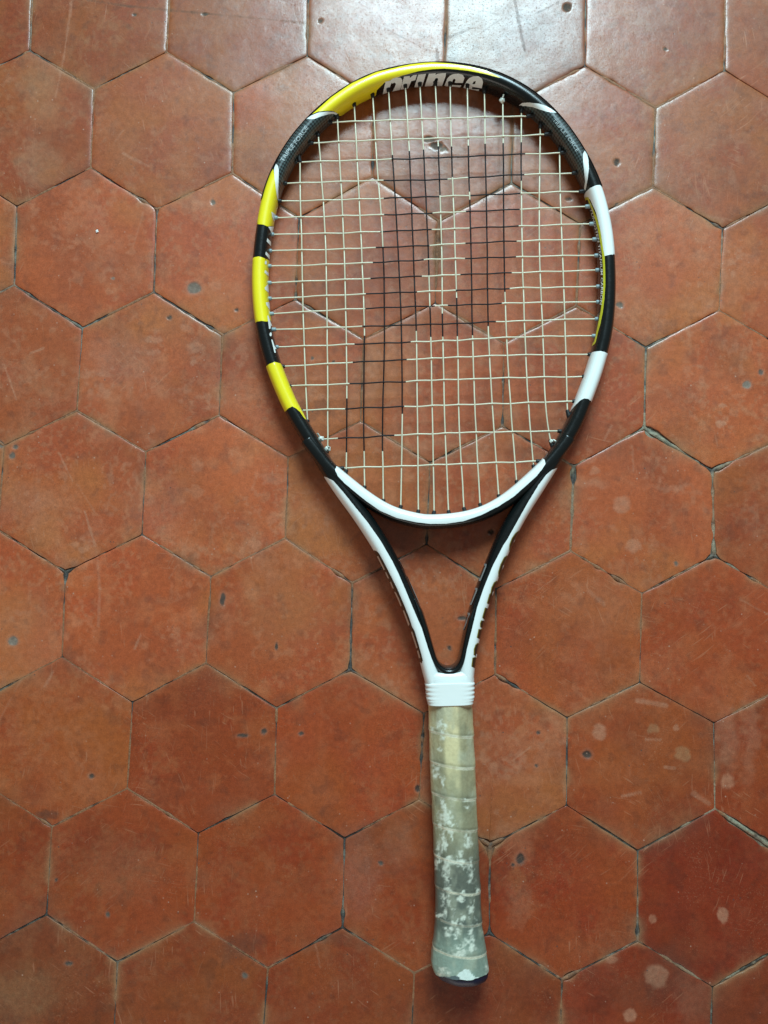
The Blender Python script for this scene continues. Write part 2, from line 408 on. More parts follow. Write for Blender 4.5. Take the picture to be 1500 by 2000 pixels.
LINES = [((140,0),(125,110),2.2,0.5,PALE),((125,110),(108,190),2.0,0.4,PALE),((166,1000),(186,1066),2.4,0.6,PALE),((190,1085),(195,1150),2.0,0.45,PALE),((195,1150),(192,1225),2.0,0.35,PALE),((116,886),(142,940),2.0,0.4,PALE),((150,945),(185,1000),1.6,0.3,PALE),
((8,712),(32,780),2.2,0.5,PALE),((60,690),(85,680),2.0,0.5,PALE),((262,1268),(275,1240),1.8,0.5,PALE),((330,1130),(345,1105),1.8,0.4,PALE),((995,1490),(1035,1460),2.0,0.5,PALE),((1215,1555),(1250,1548),3.0,0.5,PALE),((1262,1444),(1290,1445),2.4,0.5,PALE),((1298,1498),(1318,1501),2.4,0.45,PALE),
((1180,860),(1195,830),1.8,0.4,PALE),((1235,870),(1237,920),2.0,0.35,PALE),((1445,1170),(1500,1200),2.0,0.35,PALE),((1460,1320),(1475,1340),2.2,0.4,PALE),((1150,1155),(1180,1180),5,0.35,PALE),((1245,1368),(1300,1378),5,0.55,PALE),((1355,1550),(1385,1570),5,0.4,PALE),
((0,1405),(40,1330),1.4,0.3,PALE),((105,1310),(88,1340),2.2,0.45,PALE),((225,275),(240,255),2,0.3,PALE),((240,300),(290,325),2.5,0.45,PALE),((615,1835),(625,1890),1.6,0.3,PALE),((1370,420),(1430,430),2,0.25,PALE),((1000,270),(1100,330),0,0,PALE),((280,415),(262,475),2,0.2,PALE),
((1005,0),(1025,100),3.2,0.6,(0.09,0.06,0.05)),((870,75),(920,55),2.5,0.45,(0.10,0.06,0.05)),((990,10),(1050,60),1.6,0.35,(0.10,0.07,0.06)),((1050,25),(1090,5),1.6,0.35,(0.10,0.07,0.06)),((760,60),(840,100),1.4,0.3,(0.10,0.07,0.06)),((930,70),(975,40),1.4,0.3,(0.10,0.07,0.06)),((940,20),(975,30),1.4,0.3,(0.10,0.07,0.06)),
((170,0),(250,12),2.0,0.6,(0.12,0.06,0.035)),((250,12),(420,28),2.2,0.65,(0.12,0.06,0.035)),((420,28),(600,45),1.6,0.45,(0.13,0.07,0.04)),((853,95),(856,122),3,0.5,(0.08,0.05,0.04))]

def world_marks(X, Y, col, alpha, z):
    P = np.stack([X, Y, np.zeros_like(X)], 1)
    q = project(P)
    qx, qy = q[:, 0], q[:, 1]
    wob1 = (fbm(qx / 14, qy / 14, 5, 3) - 0.5); wob2 = (fbm(qx / 14, qy / 14, 77, 3) - 0.5)
    fine = fbm(qx / 5, qy / 5, 41, 3)
    for (x, y, rx, ry, st, cc) in STAINS:
        if st == 0: continue
        sel = (abs(qx - x) < rx * 1.9) & (abs(qy - y) < ry * 1.9)
        if not sel.any(): continue
        w1, w2 = wob1[sel], wob2[sel]
        k = 14 if max(rx, ry) < 30 else 34
        d = np.hypot((qx[sel] - x + w1 * k) / rx, (qy[sel] - y + w2 * k) / ry)
        soft = 0.22 if max(rx, ry) < 24 else 0.6
        f = (1 - sstep(1 - soft, 1 + soft, d)) * st * 0.85 * (0.65 + 0.7 * (fine[sel] - 0.2))
        f = np.clip(f, 0, 0.95)[:, None]
        col[sel] = col[sel] * (1 - f) + np.array(cc) * f
    for (a, b, wd, st, cc) in LINES:
        if st == 0: continue
        ax, ay = a; bx, by = b
        m = 12
        sel = (qx > min(ax, bx) - m) & (qx < max(ax, bx) + m) & (qy > min(ay, by) - m) & (qy < max(ay, by) + m)
        if not sel.any(): continue
        dx, dy = bx - ax, by - ay; L2 = dx * dx + dy * dy
        tt = np.clip(((qx[sel] - ax) * dx + (qy[sel] - ay) * dy) / L2, 0, 1)
        d = np.hypot(qx[sel] - ax - tt * dx, qy[sel] - ay - tt * dy) + (wob1[sel]) * 4
        f = (1 - sstep(wd * 0.5, wd * 1.3, d)) * st * (0.3 + 1.0 * fine[sel])
        f = np.clip(f, 0, 0.9)[:, None]
        col[sel] = col[sel] * (1 - f) + np.array(cc) * f
        if cc[0] < 0.15: alpha[sel] = np.maximum(alpha[sel], f[:, 0])
    for (x, y, rx, ry, dep, sh) in PITS:
        sel = (abs(qx - x) < rx * 1.8) & (abs(qy - y) < ry * 1.8)
        if not sel.any(): continue
        d = np.hypot((qx[sel] - x + wob1[sel] * 5) / rx, (qy[sel] - y + wob2[sel] * 5) / ry)
        f = 1 - sstep(0.7, 1.05, d)
        z[sel] -= dep * 0.001 * (1 - sstep(0.45, 1.05, d))
        cc = np.array([sh * 0.60, sh * 0.50, sh * 0.40]) * (0.7 + 0.7 * fine[sel])[:, None]
        ff = (f * 0.92)[:, None]
        col[sel] = col[sel] * (1 - ff) + cc * ff
        alpha[sel] = np.maximum(alpha[sel], f)
        hal = (sstep(1.7, 1.1, d) if False else (1 - sstep(1.05, 1.6, d)) * (1 - f)) * 0.12
        col[sel] = col[sel] * (1 - hal[:, None]) + np.array((0.42, 0.26, 0.18)) * hal[:, None]

# some redder tiles; also light falloff, corner vignette and sheen painted into the colour: (px, py, r, g, b)
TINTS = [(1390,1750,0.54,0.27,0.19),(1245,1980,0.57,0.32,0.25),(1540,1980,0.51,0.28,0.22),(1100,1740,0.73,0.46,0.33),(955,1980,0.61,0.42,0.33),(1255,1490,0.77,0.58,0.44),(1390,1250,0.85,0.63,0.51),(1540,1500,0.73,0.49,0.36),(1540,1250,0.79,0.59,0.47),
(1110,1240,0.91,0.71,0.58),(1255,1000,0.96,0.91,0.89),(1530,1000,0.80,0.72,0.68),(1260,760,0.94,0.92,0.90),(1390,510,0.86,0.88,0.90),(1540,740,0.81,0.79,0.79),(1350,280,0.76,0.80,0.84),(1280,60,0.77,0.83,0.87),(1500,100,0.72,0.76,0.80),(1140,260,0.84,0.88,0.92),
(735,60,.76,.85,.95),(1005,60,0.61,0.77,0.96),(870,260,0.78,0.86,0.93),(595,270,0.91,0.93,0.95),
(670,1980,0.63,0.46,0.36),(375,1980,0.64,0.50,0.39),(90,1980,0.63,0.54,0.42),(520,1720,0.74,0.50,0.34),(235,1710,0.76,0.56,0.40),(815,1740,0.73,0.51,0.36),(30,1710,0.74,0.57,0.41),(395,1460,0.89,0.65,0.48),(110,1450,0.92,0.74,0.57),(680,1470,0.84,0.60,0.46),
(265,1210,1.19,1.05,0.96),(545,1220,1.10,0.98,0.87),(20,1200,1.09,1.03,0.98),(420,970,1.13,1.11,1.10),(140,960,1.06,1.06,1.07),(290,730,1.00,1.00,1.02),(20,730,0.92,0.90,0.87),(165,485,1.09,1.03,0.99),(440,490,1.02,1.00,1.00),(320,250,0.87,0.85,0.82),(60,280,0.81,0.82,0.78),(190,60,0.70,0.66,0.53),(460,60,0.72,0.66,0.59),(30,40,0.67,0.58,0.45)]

def make_tile(cx, cy, N, R):
    c = lat(cx, cy)
    s = 1 / math.sqrt(3)
    corners = []
    for k in range(6):
        a = math.radians(90 + 60 * k)
        corners.append(snap(lat(cx + s * math.cos(a), cy + s * math.sin(a))))
    corners = np.array(corners)
    c = corners.mean(0)
    seed = int(cx * 2 + 100) * 57 + int(round(cy * 10)) + 999
    r = np.random.default_rng(seed)
    per = N // 6
    P = []
    En = []
    for k in range(6):
        a, b = corners[k], corners[(k + 1) % 6]
        mid = (a + b) / 2
        nrm = c - mid; nrm = nrm / np.linalg.norm(nrm)
        t = (np.arange(per) / per)[:, None]
        p = a * (1 - t) + b * t
        P.append(p); En.append(np.repeat(nrm[None], per, 0))
    P = np.concatenate(P); En = np.concatenate(En)
    # corner rounding + ragged inset
    X, Y = P[:, 0], P[:, 1]
    g = 0.00022 + 0.00050 * sstep(0.46, 0.70, fbm(X * 30, Y * 30, 33, 2))
    g = g + 0.00055 * np.clip(fbm(X * 160 + seed, Y * 160, seed, 3) - 0.42, 0, 1) * 2
    for w, rad, dd in CHIP_W:
        d = np.linalg.norm(P - w, axis=1)
        f = np.clip(1 - d / rad, 0, 1)
        if f.max() > 0:
            g = g + dd * 0.55 * (f ** 0.6) * (0.55 + 0.9 * fbm(X * 300, Y * 300, seed + 5, 2))
    P2 = P + En * g[:, None]
    # soften corners
    for _ in range(2):
        P2 = P2 * 0.5 + (np.roll(P2, 1, 0) + np.roll(P2, -1, 0)) * 0.25
    u = 1 - np.linspace(0, 1, R + 1) ** 1.45      # 1 at rim .. 0 at centre
    u = u[::-1][1:]                                # increasing to the rim
    V = [c[None]]
    for q in u:
        V.append(c + (P2 - c) * q)
    V = np.concatenate(V)
    X, Y = V[:, 0].copy(), V[:, 1].copy()
    n = len(P2)
    size = np.linalg.norm(P2 - c, axis=1).mean()
    dist = np.concatenate([[size], np.concatenate([np.full(n, (1 - q) * size * 0.93) for q in u])])
    tilt = np.clip(r.normal(0, 0.0020, 2), -0.004, 0.004)
    z = r.normal(0, 0.00010) + (X - c[0]) * tilt[0] + (Y - c[1]) * tilt[1]
    ew = 0.0006 + 0.0010 * fbm(X * 40, Y * 40, 9, 2)
    z = z - 0.00042 * np.exp(-dist / ew) - 0.00014 * np.exp(-dist / 0.012)
    z = z + 0.00040 * (fbm(X * 26, Y * 26, seed % 97, 3) - 0.5) + 0.00010 * (fbm(X * 170, Y * 170, 23, 3) - 0.5)
    # colour
    base = np.array([0.375, 0.084, 0.0260]) * (1 + r.normal(0, 0.06))
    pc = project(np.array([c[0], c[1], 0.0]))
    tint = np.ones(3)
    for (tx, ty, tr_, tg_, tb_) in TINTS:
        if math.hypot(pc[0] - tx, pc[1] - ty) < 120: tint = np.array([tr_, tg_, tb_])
    warm = np.array([0.385, 0.122, 0.032]); red = np.array([0.325, 0.056, 0.019]); pale = np.array([0.430, 0.150, 0.066])
    w = r.uniform(0.15, 0.7)
    f1 = fbm(X * 16, Y * 16, 101 + seed % 11, 4); f2 = fbm(X * 34, Y * 34, 202, 4); f3 = fbm(X * 75, Y * 75, 303, 4)
    f4 = fbm(X * 300, Y * 300, 404, 3)
    col = np.repeat(base[None], len(X), 0)
    a = (sstep(0.35, 0.72, f1) * (0.35 + 0.5 * w))[:, None]; col = col * (1 - a) + warm * a
    a = (sstep(0.42, 0.75, f2) * (0.75 - 0.5 * w))[:, None]; col = col * (1 - a) + red * a
    a = (sstep(0.52, 0.78, f3) * 0.42)[:, None]; col = col * (1 - a) + pale * a
    a = (sstep(0.55, 0.7, f4) * sstep(0.45, 0.6, f2) * 0.30)[:, None]; col = col * (1 - a) + np.array([0.42, 0.18, 0.09]) * a
    a = (sstep(0.62, 0.80, fbm(X * 120, Y * 120, 505, 3)) * 0.28)[:, None]; col = col * (1 - a) + np.array([0.11, 0.04, 0.025]) * a
    col *= (0.90 + 0.2 * fbm(X * 8, Y * 8, 606, 2))[:, None]
    wn = fbm(X * 21, Y * 21, 911, 3); wf = fbm(X * 230, Y * 230, 912, 3); wl = fbm(X * 60, Y * 60, 913, 3)
    a = (sstep(0.50, 0.72, wn) * (0.25 + 0.75 * sstep(0.35, 0.62, wf)) * 0.32)[:, None]
    col = col * (1 - a) + np.array([0.42, 0.165, 0.088]) * a
    a = (sstep(0.54, 0.74, fbm(X * 19, Y * 19, 921, 3)) * (0.35 + 0.65 * sstep(0.35, 0.6, wl)) * 0.34)[:, None]
    col = col * (1 - a) + np.array([0.20, 0.045, 0.018]) * a
    a = (sstep(0.60, 0.70, wl) * sstep(0.50, 0.62, wf) * 0.22)[:, None]
    col = col * (1 - a) + np.array([0.46, 0.21, 0.12]) * a
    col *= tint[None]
    # mortar smear and grime by the joints
    en = fbm(X * 45, Y * 45, 707, 3)
    e1 = np.exp(-dist / 0.0016) * sstep(0.42, 0.66, en) * 0.6
    e2 = np.exp(-dist / 0.007) * sstep(0.5, 0.75, en) * 0.22
    a = np.clip(e1 + e2, 0, 0.85)[:, None]
    col = col * (1 - a) + np.array([0.31, 0.155, 0.072]) * a
    a = (np.exp(-dist / 0.006) * sstep(0.58, 0.40, en) * 0.0 + np.exp(-dist / 0.010) * sstep(0.55, 0.75, fbm(X * 30, Y * 30, 808, 3)) * 0.35)[:, None]
    col = col * (1 - a) + np.array([0.13, 0.06, 0.035]) * a
    alpha = np.exp(-dist / 0.0009) * 0.25
    world_marks(X, Y, col, alpha, z)
    # skirt
    V3 = np.stack([X, Y, z], 1)
    rim = V3[-n:].copy(); rim[:, 2] = -0.006
    V3 = np.concatenate([V3, rim])
    col = np.concatenate([col, col[-n:] * 0.8]); alpha = np.concatenate([alpha, alpha[-n:]])
    idx = np.arange(n); nx = (idx + 1) % n
    tris = np.stack([np.zeros(n, int), 1 + idx, 1 + nx], 1)
    quads = []
    for k in range(len(u)):
        o0 = 1 + k * n; o1 = o0 + n
        quads.append(np.stack([o0 + idx, o1 + idx, o1 + nx, o0 + nx], 1))
    org = np.array([c[0], c[1], 0.0])
    me = fast_mesh("tile", V3 - org, np.concatenate(quads), tris)
    set_col(me, np.concatenate([col, alpha[:, None]], 1))
    return me, org

def make_floor():
    # bed of mortar, visible in the joints
    def mortar(X, Y):
        f = fbm(X * 30, Y * 30, 3, 3); g = fbm(X * 150, Y * 150, 13, 3); h = fbm(X * 500, Y * 500, 19, 2)
        fl = sstep(0.40, 0.57, 0.62 * f + 0.38 * g)
        tan = np.array([0.245, 0.105, 0.045]); grey = np.array([0.16, 0.155, 0.125]); dk = np.array([0.055, 0.05, 0.044])
        gg = sstep(0.38, 0.62, g)[:, None]
        col = tan * fl[:, None] + (grey * gg + dk * (1 - gg)) * (1 - fl)[:, None]
        col = col * (0.6 + 0.8 * h)[:, None]
        for (px, py, rr, st_) in ((1440, 1610, 130, 0.9), (1440, 1890, 110, 0.8), (1280, 855, 60, 0.9), (1117, 930, 40, 0.9), (1400, 1060, 60, 0.7), (1400, 915, 50, 0.7), (858, 280, 50, 0.6), (1255, 1400, 60, 0.6), (1260, 760, 70, 0.5), (1115, 1000, 60, 0.4)):
            w = at(px, py)
            a = (np.exp(-((X - w[0]) ** 2 + (Y - w[1]) ** 2) / (rr / 2560.) ** 2) * st_ * sstep(0.25, 0.6, g))[:, None]
            col = col * (1 - a) + np.array([0.25, 0.235, 0.165]) * (0.6 + 0.8 * h)[:, None] * a
        return fl, g, h, col
    def bed(x0, x1, y0, y1, st, edges):
        xs = np.arange(x0, x1 + st, st); ys = np.arange(y0, y1 + st, st)
        X, Y = np.meshgrid(xs, ys); ny, nx = X.shape
        X = X.ravel(); Y = Y.ravel()
        fl, g, h, col = mortar(X, Y)
        VV = [np.stack([X, Y, -0.0021 + 0.0004 * (g - 0.5)], 1)]; CC = [col]
        i = np.arange(nx - 1)[None] + (np.arange(ny - 1) * nx)[:, None]; i = i.ravel()
        QQ = [np.stack([i, i + 1, i + nx + 1, i + nx], 1)]
        off = len(X)
        prof = np.array([-1.5, -0.75, 0.0, 0.75, 1.5]) * 0.001
        drop = np.array([0.0007, 0.00015, 0.0, 0.00015, 0.0007])
        for (a, b) in edges:           # a raised seam of mortar in every joint, proud in places and washed out in others
            n = int(np.linalg.norm(b - a) / 0.0011) + 2
            t = np.linspace(0, 1, n)
            d = (b - a) / np.linalg.norm(b - a); nn = np.array([-d[1], d[0]])
            P = a[None] * (1 - t[:, None]) + b[None] * t[:, None]
            G = (P[:, None] + nn[None, None] * prof[None, :, None]).reshape(-1, 2)
            fl, g, h, col = mortar(G[:, 0], G[:, 1])
            z = -0.0013 + 0.00092 * fl + 0.00025 * (h - 0.5) - np.tile(drop, n)
            z = np.minimum(z, -0.00030)
            VV.append(np.concatenate([G, z[:, None]], 1)); CC.append(col)
            q = np.arange(4)[None] + (np.arange(n - 1) * 5)[:, None]; q = q.ravel() + off
            QQ.append(np.stack([q, q + 5, q + 6, q + 1], 1)[:, ::-1])
            off += n * 5
        me = fast_mesh("floor", np.concatenate(VV), np.concatenate(QQ))
        col = np.concatenate(CC)
        set_col(me, np.concatenate([col, np.ones((len(col), 1))], 1))
        return me
    cells = []
    for ry in range(-7, 9):
        for q in range(-6, 8):
            cx = q + 0.5 * (ry % 2); cy = ry * math.sqrt(3) / 2
            c = lat(cx, cy)
            pp = project(np.array([c[0], c[1], 0]))
            if -480 < pp[0] < 1980 and -520 < pp[1] < 2500:
                cells.append((cx, cy, -185 < pp[0] < 1685 and -185 < pp[1] < 2185))
    edges = {}
    for cx, cy, vis in cells:
        if not vis: continue
        s_ = 1 / math.sqrt(3)
        cs = [snap(lat(cx + s_ * math.cos(math.radians(90 + 60 * k)), cy + s_ * math.sin(math.radians(90 + 60 * k)))) for k in range(6)]
        for k in range(6):
            a, b = cs[k], cs[(k + 1) % 6]
            m = (a + b) / 2
            edges.setdefault((round(m[0], 3), round(m[1], 3)), (a, b))
    fl = link("floor", bed(-0.47, 0.47, -0.60, 0.70, 0.0030, list(edges.values())), M_GROUT)
    fl["kind"] = "structure"
    fl["label"] = "old hexagonal terracotta tile floor bedded in grey mortar"
    for cx, cy, vis in cells:
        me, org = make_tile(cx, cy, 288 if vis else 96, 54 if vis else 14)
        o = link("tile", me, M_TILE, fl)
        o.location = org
    return fl
FLOOR = make_floor()

# ------------------------------------------------------------------ the racket
org = rk(878, 1040); org[2] = 0.0
RACKET = bpy.data.objects.new("tennis_racket", None)
COL.objects.link(RACKET)
RACKET.empty_display_size = 0.05
RACKET.location = org
RACKET["label"] = "yellow, black and white tennis racket with a worn grey-green grip lying on the tiles"
RACKET["category"] = "tennis racket"

def part(name, me, mat, parent=None):
    """mesh in world coordinates -> child of the racket (or of one of its parts)"""
    co = np.empty(len(me.vertices) * 3, np.float32); me.vertices.foreach_get("co", co)
    co = co.reshape(-1, 3) - org.astype(np.float32)
    me.vertices.foreach_set("co", co.ravel()); me.update()
    return link(name, me, mat, parent or RACKET)

def resample(pts, step):
    pts = np.asarray(pts, float)
    d = np.concatenate([[0], np.cumsum(np.linalg.norm(np.diff(pts, axis=0), axis=1))])
    n = max(2, int(round(d[-1] / step)) + 1)
    t = np.linspace(0, d[-1], n)
    return np.stack([np.interp(t, d, pts[:, k]) for k in range(pts.shape[1])], 1)

def smooth(pts, sig):
    n = len(pts); k = int(sig * 3)
    w = np.exp(-0.5 * (np.arange(-k, k + 1) / sig) ** 2); w /= w.sum()
    ext = np.concatenate([2 * pts[0] - pts[k:0:-1], pts, 2 * pts[-1] - pts[-2:-k - 2:-1]])
    return np.stack([np.convolve(ext[:, j], w, 'valid') for j in range(pts.shape[1])], 1)

class Sweep:
    """superellipse section swept along a curve in the racket plane; theta 0 = outward, 90 = up, 180 = inward"""
    def __init__(self, C, Nrm, A, B, n=2.5, M=44, dz=0.0):
        self.C, self.N, self.A, self.B, self.n, self.M = C, Nrm, A, B, n, M
        self.dz = dz
        self.S = np.concatenate([[0], np.cumsum(np.linalg.norm(np.diff(C[:, :2], axis=0), axis=1))])
    def pt(self, i, th, off=0.0):
        i = np.asarray(i, float); th = np.asarray(th, float)
        i = np.clip(i, 0, len(self.C) - 1.0001); k = i.astype(int); f = (i - k)[..., None]
        C = self.C[k] * (1 - f) + self.C[k + 1] * f
        Nn = self.N[k] * (1 - f) + self.N[k + 1] * f
        A = self.A[k] * (1 - f[..., 0]) + self.A[k + 1] * f[..., 0]
        B = self.B[k] * (1 - f[..., 0]) + self.B[k + 1] * f[..., 0]
        e = 2.0 / self.n
        ct, st = np.cos(th), np.sin(th)
        x = A * np.sign(ct) * np.abs(ct) ** e; z = B * np.sign(st) * np.abs(st) ** e
        nx = np.sign(ct) * np.abs(ct) ** (2 - e) / A; nz = np.sign(st) * np.abs(st) ** (2 - e) / B
        ln = np.hypot(nx, nz) + 1e-12
        x = x + off * nx / ln; z = z + off * nz / ln
        P = np.zeros(C.shape[:-1] + (3,))
        P[..., 0] = C[..., 0] + Nn[..., 0] * x
        P[..., 1] = C[..., 1] + Nn[..., 1] * x
        P[..., 2] = zs(C[..., 1]) + z + self.dz
        return P
    def grid(self, i0=None, i1=None, t0=0.0, t1=2 * math.pi, off=0.0, M=None, closed=True):
        M = M or self.M
        i0 = 0 if i0 is None else i0; i1 = len(self.C) - 1 if i1 is None else i1
        ii = np.linspace(i0, i1, int(round(i1 - i0)) + 1)
        th = np.linspace(t0, t1, M, endpoint=False) if closed else np.linspace(t0, t1, M)
        I, T = np.meshgrid(ii, th, indexing='ij')
        V = self.pt(I.ravel(), T.ravel(), off)
        n = len(ii); q = []
        mm = M if closed else M - 1
        a = (np.arange(n - 1) * M)[:, None] + np.arange(mm)[None]
        b = (np.arange(n - 1) * M)[:, None] + ((np.arange(mm) + 1) % M)[None]
        quads = np.stack([a.ravel(), b.ravel(), b.ravel() + M, a.ravel() + M], 1)
        return V, quads, I.ravel(), T.ravel()
    def mesh(self, name):
        V, Q, I, T = self.grid()
        n0 = len(V); M = self.M
        V = np.concatenate([V, V[:M].mean(0)[None], V[-M:].mean(0)[None]])
        k = np.arange(M); k1 = (k + 1) % M
        t = np.concatenate([np.stack([np.full(M, n0), k1, k], 1), np.stack([np.full(M, n0 + 1), n0 - M + k, n0 - M + k1], 1)])
        self.V, self.Q = V, Q
        self.bvh = BVHTree.FromPolygons([tuple(v) for v in V], [tuple(int(x) for x in q) for q in Q])
        self.gpx = project(V[:n0]); self.gi = I; self.gt = T
        return fast_mesh(name, V, Q, t)
    def st(self, px, py):
        """photo pixel -> (index, theta) on the surface; a miss wraps round the nearer silhouette"""
        d = ray(px, py); d = d / np.linalg.norm(d)
        loc, nor, fi, dist = self.bvh.ray_cast(Vector(CAM), Vector(d))
        if loc is not None:
            M = self.M; i0 = fi // M; j = fi % M
            # local refine
            best = None
            ii = np.linspace(i0 - 0.3, i0 + 1.3, 17); tt = np.linspace((j - 0.3), (j + 1.3), 17) * 2 * math.pi / M
            I, T = np.meshgrid(ii, tt, indexing='ij')
            P = self.pt(I.ravel(), T.ravel())
            k = np.linalg.norm(P - np.array(loc), axis=1).argmin()
            return float(I.ravel()[k]), float(T.ravel()[k])
        k = np.hypot(self.gpx[:, 0] - px, self.gpx[:, 1] - py).argmin()
        th = self.gt[k]
        out = math.cos(th) > 0
        gap = min(1.0, math.hypot(self.gpx[k, 0] - px, self.gpx[k, 1] - py) / 4.0)
        if th > math.pi * 1.5: th -= 2 * math.pi
        th = th - 0.75 * gap if out else th + 0.75 * gap
        return float(self.gi[k]), float(th)

    def decal(self, name, poly, mat, off=0.00012, parent=None, dense=3.0, label=None, expand=None):
        poly = np.asarray(poly, float)
        pts = []
        for a, b in zip(poly, np.roll(poly, -1, 0)):
            n = max(1, int(np.linalg.norm(b - a) / dense))
            for k in range(n):
                pts.append(a + (b - a) * k / n)
        R = 0.0085
        uv = []
        for p in pts:
            i, th = self.st(*p)
            uv.append((np.interp(i, np.arange(len(self.S)), self.S), th * R))
        uv = np.array(uv)
        if expand:
            c = uv.mean(0); uv = c + (uv - c) * expand
        u0, v0 = uv.min(0); u1, v1 = uv.max(0)
        su = max(0.0022, (u1 - u0) / 160); sv = 0.0011
        gu = np.arange(u0 + su / 2, u1, su); gv = np.arange(v0 + sv / 2, v1, sv)
        G = [(float(x) + 1e-5 * ((k * 7) % 5), float(y)) for x in gu for k, y in enumerate(gv)]
        vin = [Vector((float(x), float(y))) for x, y in uv] + [Vector(g) for g in G]
        res = delaunay_2d_cdt(vin, [], [list(range(len(uv)))], 1, 1e-7)
        ov, of = res[0], res[2]
        ov = np.array([(v.x, v.y) for v in ov])
        if len(of) == 0: return None
        I = np.interp(ov[:, 0], self.S, np.arange(len(self.S)))
        V = self.pt(I, ov[:, 1] / R, off)
        tr = np.array([f for f in of if len(f) == 3])
        # orient upward/outward
        Vc = self.pt(I, ov[:, 1] / R, 0.0)
        a, b, c = V[tr[:, 0]], V[tr[:, 1]], V[tr[:, 2]]
        nn = np.cross(b - a, c - a); od = (V - Vc)[tr[:, 0]]
        fl = (nn * od).sum(1) < 0
        tr[fl] = tr[fl][:, ::-1]
        me = fast_mesh(name, V, None, tr)
        # drop points that no triangle uses
        bm = bmesh.new(); bm.from_mesh(me)
        bmesh.ops.delete(bm, geom=[v for v in bm.verts if not v.link_faces], context='VERTS')
        bm.to_mesh(me); bm.free()
        if mat is M_CARBON:
            ul = me.uv_layers.new(name="UVMap")
            bv = {}
            from mathutils.kdtree import KDTree
            kd = KDTree(len(V))
            for k, v in enumerate(V): kd.insert(Vector(v), k)
            kd.balance()
            vu = [ov[kd.find(v.co)[1]] for v in me.vertices]
            for lp in me.loops:
                ul.data[lp.index].uv = vu[lp.vertex_index]
        o = part(name, me, mat, parent)
        if label: o["label"] = label
        return o

def zpt(zx, zy, x0, y0, k):
    return (x0 + zx * k, y0 + zy * k)
def zl(pts, x0, y0, k):
    return [zpt(a, b, x0, y0, k) for a, b in pts]

# outer silhouette of the frame, left neck -> over the top -> right neck (photo pixels)
OUT = [(836,1352),(830.5,1339),(826,1318),(819,1285),(802,1230),(785,1187),(770,1153),(753,1119),(732,1076),(711,1045),(689,1010),(659,972),(632,931),(604,884),(583,850),(556,807),
(536,761),(518,716),(503.5,663),(496.5,625),(492.3,578),(491.3,536),(493,503),(496.5,474),(501,437),(509,393),(519,357),(537,316),(568,266),(606,223),(645,189.5),(685,162),
(733,139.5),(784,128),(822,122.5),(868,120.5),(916,125.5),(954,134),(992,148),(1030,168.5),(1068,198),(1095,226),(1120,258),(1145,297),(1166,338),(1178,369),(1188,405),(1197,450),
(1201,490),(1203,535),(1203,575),(1201,612),(1197,650),(1187.5,690),(1172,743),(1155,785),(1140,829),(1127,851),(1108,882),(1088,915),(1076,935),(1055,968),(1033,1001),(1014,1034),
(992,1083),(984,1102),(971,1136),(962,1159),(953,1187),(943,1219),(936,1250),(930,1281),(926,1304),(924.5,1318),(925,1339),(924,1352)]
Q_ = 2.5 / 1.5
def support(a, b, phi):
    return ((a * np.abs(np.cos(phi))) ** Q_ + (b * np.abs(np.sin(phi))) ** Q_) ** (1 / Q_)

pl = np.array([rk(x, y) for x, y in OUT])
pl = resample(pl, 0.002)
pl = smooth(pl, 4.0)
pl = resample(pl, 0.002)
def normals(C, inside):
    T = np.gradient(C[:, :2], axis=0); T /= np.linalg.norm(T, axis=1)[:, None]
    N = np.stack([-T[:, 1], T[:, 0]], 1)
    if ((inside[:2] - C[:, :2]) * N).sum() > 0: N = -N
    return N
NO = normals(pl, rk(850, 560))
rows = project(pl)[:, 1]
tt = np.clip((rows - 930) / 110, 0, 1); hoopA = 0.0059; A_ = hoopA + (0.0066 - hoopA) * tt - 0.0004 * np.clip((rows - 1180) / 100, 0, 1)
B_ = np.full(len(pl), 0.0113) + 0.0010 * np.clip((rows - 1000) / 250, 0, 1)
vd = pl - CAM
phi = np.arctan2((vd[:, :2] * NO).sum(1), -vd[:, 2])
offs = support(A_, B_, phi) / np.cos(phi)
CL = pl.copy(); CL[:, :2] -= NO * offs[:, None]
CL = smooth(CL, 3.0)
NF = normals(CL, rk(850, 560))
FR = Sweep(CL, NF, A_, B_, 2.5, 44)
frame = part("frame", FR.mesh("frame"), M_BLACK)
frame["label"] = "black lacquered hoop and twin shafts"

# bumper guard round the outside of the head
def idx_at(px, py):
    return int(np.hypot(*(project(pl) - np.array([px, py])).T).argmin())
iB0, iB1 = idx_at(508, 396), idx_at(1180, 368)
V, Q, I, T = FR.grid(iB0, iB1, math.radians(-58), math.radians(50), 0.0007, 14, closed=False)
V2 = FR.pt(I, T, -0.0004)
n = len(V); M = 14; rws = n // M
edge = []
for r in range(rws - 1):
    for j in (0, M - 1):
        a, b = r * M + j, (r + 1) * M + j
        edge.append((a, b, b + n, a + n))
for r in (0, rws - 1):
    for j in range(M - 1):
        a, b = r * M + j, r * M + j + 1
        edge.append((a, b, b + n, a + n))
bumper = part("bumper_guard", fast_mesh("bumper_guard", np.concatenate([V, V2]), np.concatenate([Q, np.array(edge)])), M_RUBBER)

